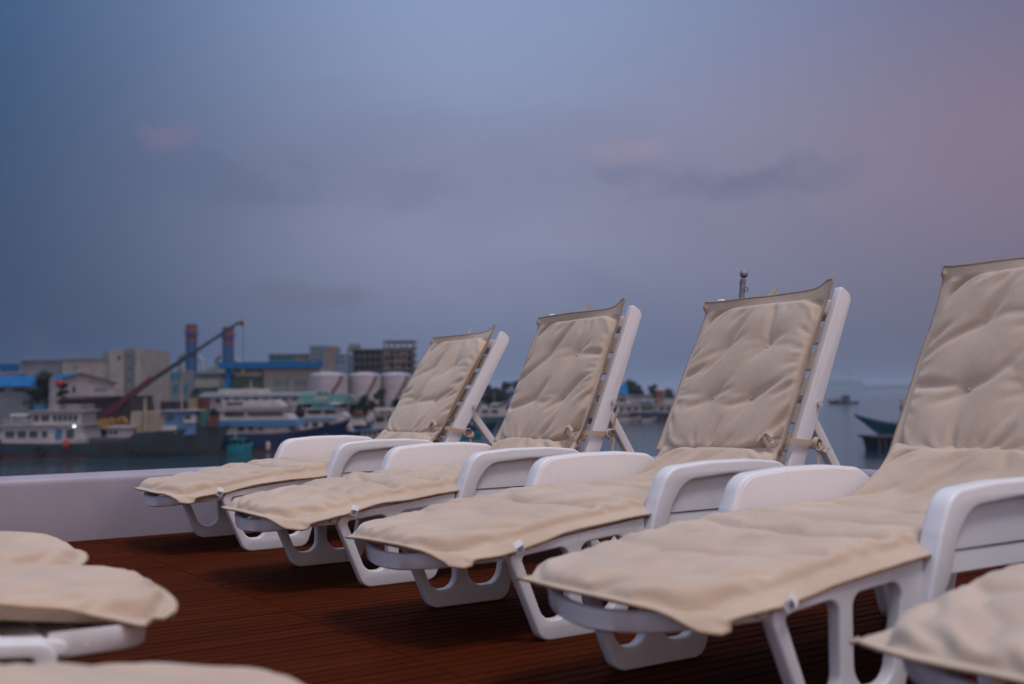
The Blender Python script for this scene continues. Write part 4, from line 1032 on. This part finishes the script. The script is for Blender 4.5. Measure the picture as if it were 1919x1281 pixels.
# first blue yacht
b = Boat('motor_yacht', 'large white and blue motor yacht with navy hull beside the coaster', 398, 655, 121, (5., 1.7, 1.9, 3.3, .12, .6), NAVY, boot=RUST)
b.house('main_deck_cabin', 412, 562, 797, 830, BOATW, 2.2, (0, .9), [(455, 466), (474, 482), (493, 501)], (798, 804)); b.house('blue_belt', 410, 566, 786, 797.3, BOATB, 2.35, (0, .35))
b.house('saloon', 420, 553, 768, 785.8, BOATW, 2.1, (0, .8), [(430, 465), (473, 536)], (771, 777.5), roof=BOATW); b.house('sun_deck', 425, 536, 749, 762, BOATW, 1.9, (0, .9), [(432, 462)], (752, 757))
for px in (424, 440, 458, 476, 494, 510): b.mast(px, 736, 750, .06, BOATW, -1.7)
b.house('flybridge_top', 416, 502, 728, 738, BOATW, 1.8, (0, .2)); b.rail(500, 560, 752, 764, 1.8, BOATW, 6); b.mast(470, 712, 728, .07, BOATW, 0, .7)
b.house('bow_deck', 560, 625, 806, 818, BOATB, 1.2, (0, 1.4))
MB().lathe([(.02, -.5), (.22, -.4), (.24, .2), (.05, .45)], (b.X(512), -2.75, b.Z(832)), 10).build('white_fender', BOATW, b.t, 60)
t = Boat('dinghy', 'small turquoise cabin dinghy at the bow of the coaster', 428, 474, 118, (1.5, .8, .75, 1.1, .1, .7), TURQ, boot=None)
t.house('canopy', 434, 460, 822, 838, TURQ, .6, (.1, .2), [(438, 445), (449, 456)], (825, 831), roof=TURQ); t.mast(441, 808, 822, .08, BOATW)
# second yacht
b = Boat('motor_yacht', 'white three-deck yacht with navy hull in front of the green roof shed', 560, 700, 139, (4.6, 1.6, 1.6, 2.7, .14, .6), NAVY)
b.house('main_cabin', 566, 668, 781, 806, BOATW, 2., (0, 1.2), [(574, 582), (590, 600), (610, 622)], (790, 797)); b.house('upper_cabin', 575, 654, 766, 780.8, BOATW, 1.8, (0, .9), [(582, 606), (612, 632)], (768, 774), roof=BOATW)
b.house('blue_band', 566, 634, 781.5, 786, BOATB, 2.06); b.house('flybridge', 590, 634, 758, 765.8, TEAL, 1.6, (0, .5)); b.house('canopy', 591, 616, 744, 748, TANC, 1.5); b.mast(594, 746, 760, .05, BOATW, -1.3); b.mast(613, 746, 760, .05, BOATW, -1.3)
b.house('radar_arch', 620, 642, 754, 757, BOATW, 1.4); b.mast(628, 746, 756, .06, BOATW); b.house('orange_raft', 660, 680, 770, 777, RUST, 1., (.3, .5)); b.house('fore_deck', 630, 690, 786, 797, BOATW, 1.3, (0, 1.)); b.rail(640, 692, 782, 792, 1.2, BOATW, 6)
b = Boat('cabin_cruiser', 'white cabin cruiser with navy hull close to the farthest lounger', 680, 790, 146, (3.8, 1.3, 1.4, 2.0, .14, .6), NAVY)
b.house('cabin', 700, 760, 776, 803, BOATW, 1.5, (.2, .8), [(706, 722), (728, 745)], (780, 789), roof=BOATW); b.house('canopy', 702, 740, 764, 769, BOATW, 1.4); b.mast(706, 768, 776, .05, BOATW, -1.2); b.mast(735, 768, 776, .05, BOATW, -1.2); b.mast(722, 748, 765, .05, BOATW, 0, .5)
for k, (p0, p1, d_, hm_, lab) in enumerate(((596, 664, 128, NAVY, 'small white-topped launch with navy hull below the second yacht'), (655, 742, 131, NAVY, 'open launch with blue canopy in front of the cabin cruiser'), (470, 560, 150, BOATB, 'blue-hulled tender glimpsed behind the first blue yacht'),
        (940, 1010, 176, BOATW, 'white launch low on the water left of the second backrest'), (862, 930, 182, NAVY, 'navy launch with white canopy between first two backrests'), (1140, 1200, 205, BOATW, 'white launch moored in front of the navy dive boat'))):
    b = Boat('launch', lab, p0, p1, d_, (2.6, .9, .85, 1.4, .12, .6), hm_, boot=None)
    w_ = p1-p0; z_ = b.Z(0); py_ = lambda h: HORIZON+(b.px-959.5)*math.tan(ROLL)-(h+SEA-CAM_H)*F_PX/b.d
    b.house('cabin', p0+w_*.25, p0+w_*.66, py_(1.75), py_(.62), BOATW, .9, (.1, .5), [(p0+w_*(.30+.11*q), p0+w_*(.38+.11*q)) for q in range(3)], (py_(1.6), py_(1.15)), roof=(BOATW, BOATB, BOATW)[k % 3])
    b.mast(p0+w_*.45, py_(3.2), py_(1.8), .05, BOATW)
    b.house('canopy', p0+w_*.06, p0+w_*.24, py_(1.72), py_(1.60), (TURQ, BOATB, PALE)[k % 3], .95); b.mast(p0+w_*.08, py_(1.62), py_(.6), .03, BOATW, -.8)
# boats between the first two backrests
b = Boat('cabin_cruiser', 'white low cabin cruiser with grey hull between first two backrests', 800, 912, 196, (3.6, 1.2, 1.2, 1.9, .14, .6), mt('grey_hull', (.10, .14, .15), .5, .2, 1))
b.house('cabin', 830, 900, 765, 782, BOATW, 1.5, (.2, 2.2), [(842, 852), (858, 870)], (769, 775)); b.house('canopy', 838, 872, 752, 756, BOATW, 1.3); b.mast(842, 755, 766, .05, BOATW, -1.2); b.mast(868, 755, 766, .05, BOATW, -1.2)
b = Boat('cabin_cruiser', 'white raked sport cruiser with teal hull left of the second backrest', 880, 985, 202, (3.8, 1.3, 1.3, 2.1, .14, .6), TEAL)
b.house('cabin', 895, 960, 764, 780, BOATW, 1.6, (.2, 2.5), [(903, 914), (920, 932)], (767, 773)); b.house('radar_arch', 914, 934, 755, 758.5, BOATW, 1.4, (.8, -.6)); b.mast(918, 757, 765, .09, BOATW, -1.2); b.mast(930, 757, 765, .09, BOATW, -1.2); b.mast(925, 735, 757, .05, BOATW)
b = Boat('work_boat', 'low turquoise work boat on the water between first two backrests', 826, 908, 150, (2.6, .8, .7, 1.1, .12, .7), TURQ, boot=None)
b.house('engine_box', 850, 872, 806, 815, TEAL, .7, (.1, .1), roof=TEAL); b.house('thwart', 876, 882, 812, 817, BOATW, .8)
b = Boat('ferry_boat', 'white passenger boat half hidden behind the second backrest', 930, 1068, 212, (4., 1.3, 1.3, 2.0, .12, .6), NAVY)
b.house('cabin', 940, 1040, 755, 776, BOATW, 1.7, (.2, .8), [(948+k*13, 957+k*13) for k in range(6)], (760, 767), roof=BOATB)
# boats right of the second backrest
b = Boat('dive_boat', 'navy-hulled boat with white deckhouse right of the second backrest', 1240, 1085, 226, (4.6, 1.6, 1.7, 2.6, .12, .6), NAVY)
b.house('main_cabin', 1125, 1222, 760, 778, BOATW, 1.9, (0, .8), [(1132+k*13, 1141+k*13) for k in range(6)], (763, 769), roof=BOATW)
b.house('upper_cabin', 1140, 1180, 744, 756, BOATW, 1.6, (0, .5), [(1145, 1152), (1157, 1170)], (746, 752), roof=BOATW); b.house('stern_tarp', 1200, 1221, 755, 769, GREENR, 1.95, (.1, .1)); b.house('canopy', 1180, 1225, 748, 751, PALE, 1.7); b.mast(1222, 750, 762, .06, BOATW, 1.5); b.mast(1150, 733, 744, .06, BOATW, 0, .6)
for px in (1162, 1176, 1190): b.house('deck_crate', px, px+7, 768, 776, BOATW, 2.0)
b = Boat('dive_boat', 'white boat with dark hull beside the left edge of the middle lounger', 1216, 1330, 232, (4.4, 1.4, 1.5, 2.4, .12, .6), mt('dark_teal_hull', (.006, .022, .032), .5, .3, 1))
b.house('main_cabin', 1226, 1310, 758, 776, BOATW, 1.8, (0, .8), [(1232+k*13, 1241+k*13) for k in range(5)], (762, 768), roof=BOATW); b.house('flybridge', 1240, 1290, 745, 756, BOATW, 1.5, (0, .6), roof=BOATB); b.mast(1262, 728, 745, .06, BOATW, 0, .6)
b = Boat('speed_boat', 'small pale speed boat tied between the two dive boats', 1200, 1228, 214, (1.8, .6, .6, 1.0, .16, .6), BOATW, boot=None)
b.house('windscreen', 1209, 1217, 779, 783, GLASS, .6, (.2, .3))
# open water at the right
b = Boat('fishing_boat', 'small dark fishing boat alone on the open water at right', 1606, 1546, 440, (3., .9, .8, 1.6, .14, .7), mt('dark_grey_hull', (.03, .045, .06), .7))
b.house('wheelhouse', 1576, 1590, 741, 753, mt('dark_grey_hull', (.03, .045, .06)), 1.0, (.2, .3), [(1579, 1582), (1584, 1587)], (743, 746), roof=GREYB); b.house('crates', 1562, 1574, 746, 753, GREYB, 1.1, (.1, .2)); b.mast(1580, 736, 742, .06, GREYB)
b = Boat('dhoni', 'teal wooden boat with long upswept prow behind the dark pontoon', 1810, 1598, 143, (4.2, 1.2, 1.2, 2.75, .22, .35), TEAL, boot=None)
b.house('cabin', 1700, 1790, 772, 800, TEAL, 1.7, (.1, .5), [(1710+k*15, 1720+k*15) for k in range(5)], (778, 788), roof=BOATW); b.mast(1614, 786, 790, .05, TEAL)
for px in (1664, 1674): MB().lathe([(.02, 0), (.12, .02), (.12, .4), (.02, .45)], (b.X(px), .9 if b.sg < 0 else -.9, b.Z(795)), 8).build('cleat_post', DARK, b.t, 40)
b = Site('pontoon', 'dark pontoon hung with black fenders below the teal prow', 'pontoon', 1655, 108)
b.t.location.z = SEA; Zs = lambda py: gz(py, 108, 1660)-SEA
MB().prism([(b.X(1620), Zs(816)), (b.X(1800), Zs(816)), (b.X(1800), Zs(821)), (b.X(1624), Zs(821))], 'y', -2, 3).build('deck', DARK, b.t)
MB().prism([(b.X(1628), Zs(821.3)), (b.X(1800), Zs(821.3)), (b.X(1800), -.5), (b.X(1636), -.5)], 'y', -1.2, 2.6).build('float', BLACK, b.t)
for k in range(15): MB().tube([(b.X(1632+k*11), -1.75, Zs(822)), (b.X(1635+k*11), -1.5, Zs(843))], .16, 10).build('fender', mt('grey_fender', (.05, .07, .07), .6), b.t, 50)
t = thing('channel_marker', 'thin channel marker post with yellow top at right', 'buoy', (gx(1687, 330), 330, SEA))
MB().lathe([(.55, -.3), (.6, .3), (.5, .6), (.16, .7), (.14, 1.6)], n=12).build('float', DARK, t, 40); MB().lathe([(.15, 1.6), (.32, 1.62), (.32, 2.5), (.05, 2.75)], n=12).build('lantern', YEL, t, 40)
b = Boat('cruise_ship', 'pale distant ship on the hazy horizon at right', 1525, 1642, 2600, (18., 9, 8, 13, .05, .7), FARM, boot=None)
b.house('superstructure', 1532, 1618, 711, 724, FARM, 8, (4, 6)); b.house('upper_decks', 1538, 1602, 707, 710.8, FARM, 7, (3, 5)); b.house('funnel', 1587, 1598, 697, 706.8, FARM, 4, (1, 1)); b.mast(1592, 690, 697, .8, FARM)
for k in range(4):
    for q in range(22): MB().box(b.X(1536+q*3.5), b.X(1538+q*3.5), -8.4, -7.6, b.Z(723-k*2.7), b.Z(721.6-k*2.7)).build('window', GREYB, b.t)
def hills():
    rng = random.Random(5); d = 3400; n = 60; vs = []; 
    for i in range(n+1):
        px = 1560+i*9; z = (gz(722+rng.uniform(-2.5, 2), d, px)-SEA)*min(1, i/6)
        vs += [(gx(px, d), d, -2), (gx(px, d), d, z), (gx(px, d), d+200, z*1.1), (gx(px, d), d+420, -2)]
    fs = [(i*4+j, i*4+4+j, i*4+5+j, i*4+1+j) for i in range(n) for j in range(3)]
    o = MB().add(vs, fs).build('far_shore', mt('far_shore_scrub', (.06, .09, .08), .9, .4, .01)); o.location.z = SEA; o['kind'] = 'structure'
hills()

# ------------------------------------------------------------------ evening haze over the harbour
hz = MB().box(-1500, 1500, -60, 4200, SEA-1.5, 26).build('haze', None); hz['kind'] = 'stuff'
hm_ = bpy.data.materials.new('evening_haze'); hm_.use_nodes = True; nt = hm_.node_tree; nt.nodes.clear()
pv = nt.nodes.new('ShaderNodeVolumePrincipled'); pv.inputs['Color'].default_value = (.72, .84, 1., 1); pv.inputs['Density'].default_value = .00020; pv.inputs['Anisotropy'].default_value = .1
mo = nt.nodes.new('ShaderNodeOutputMaterial'); nt.links.new(pv.outputs[0], mo.inputs['Volume']); hz.data.materials.clear(); hz.data.materials.append(hm_)
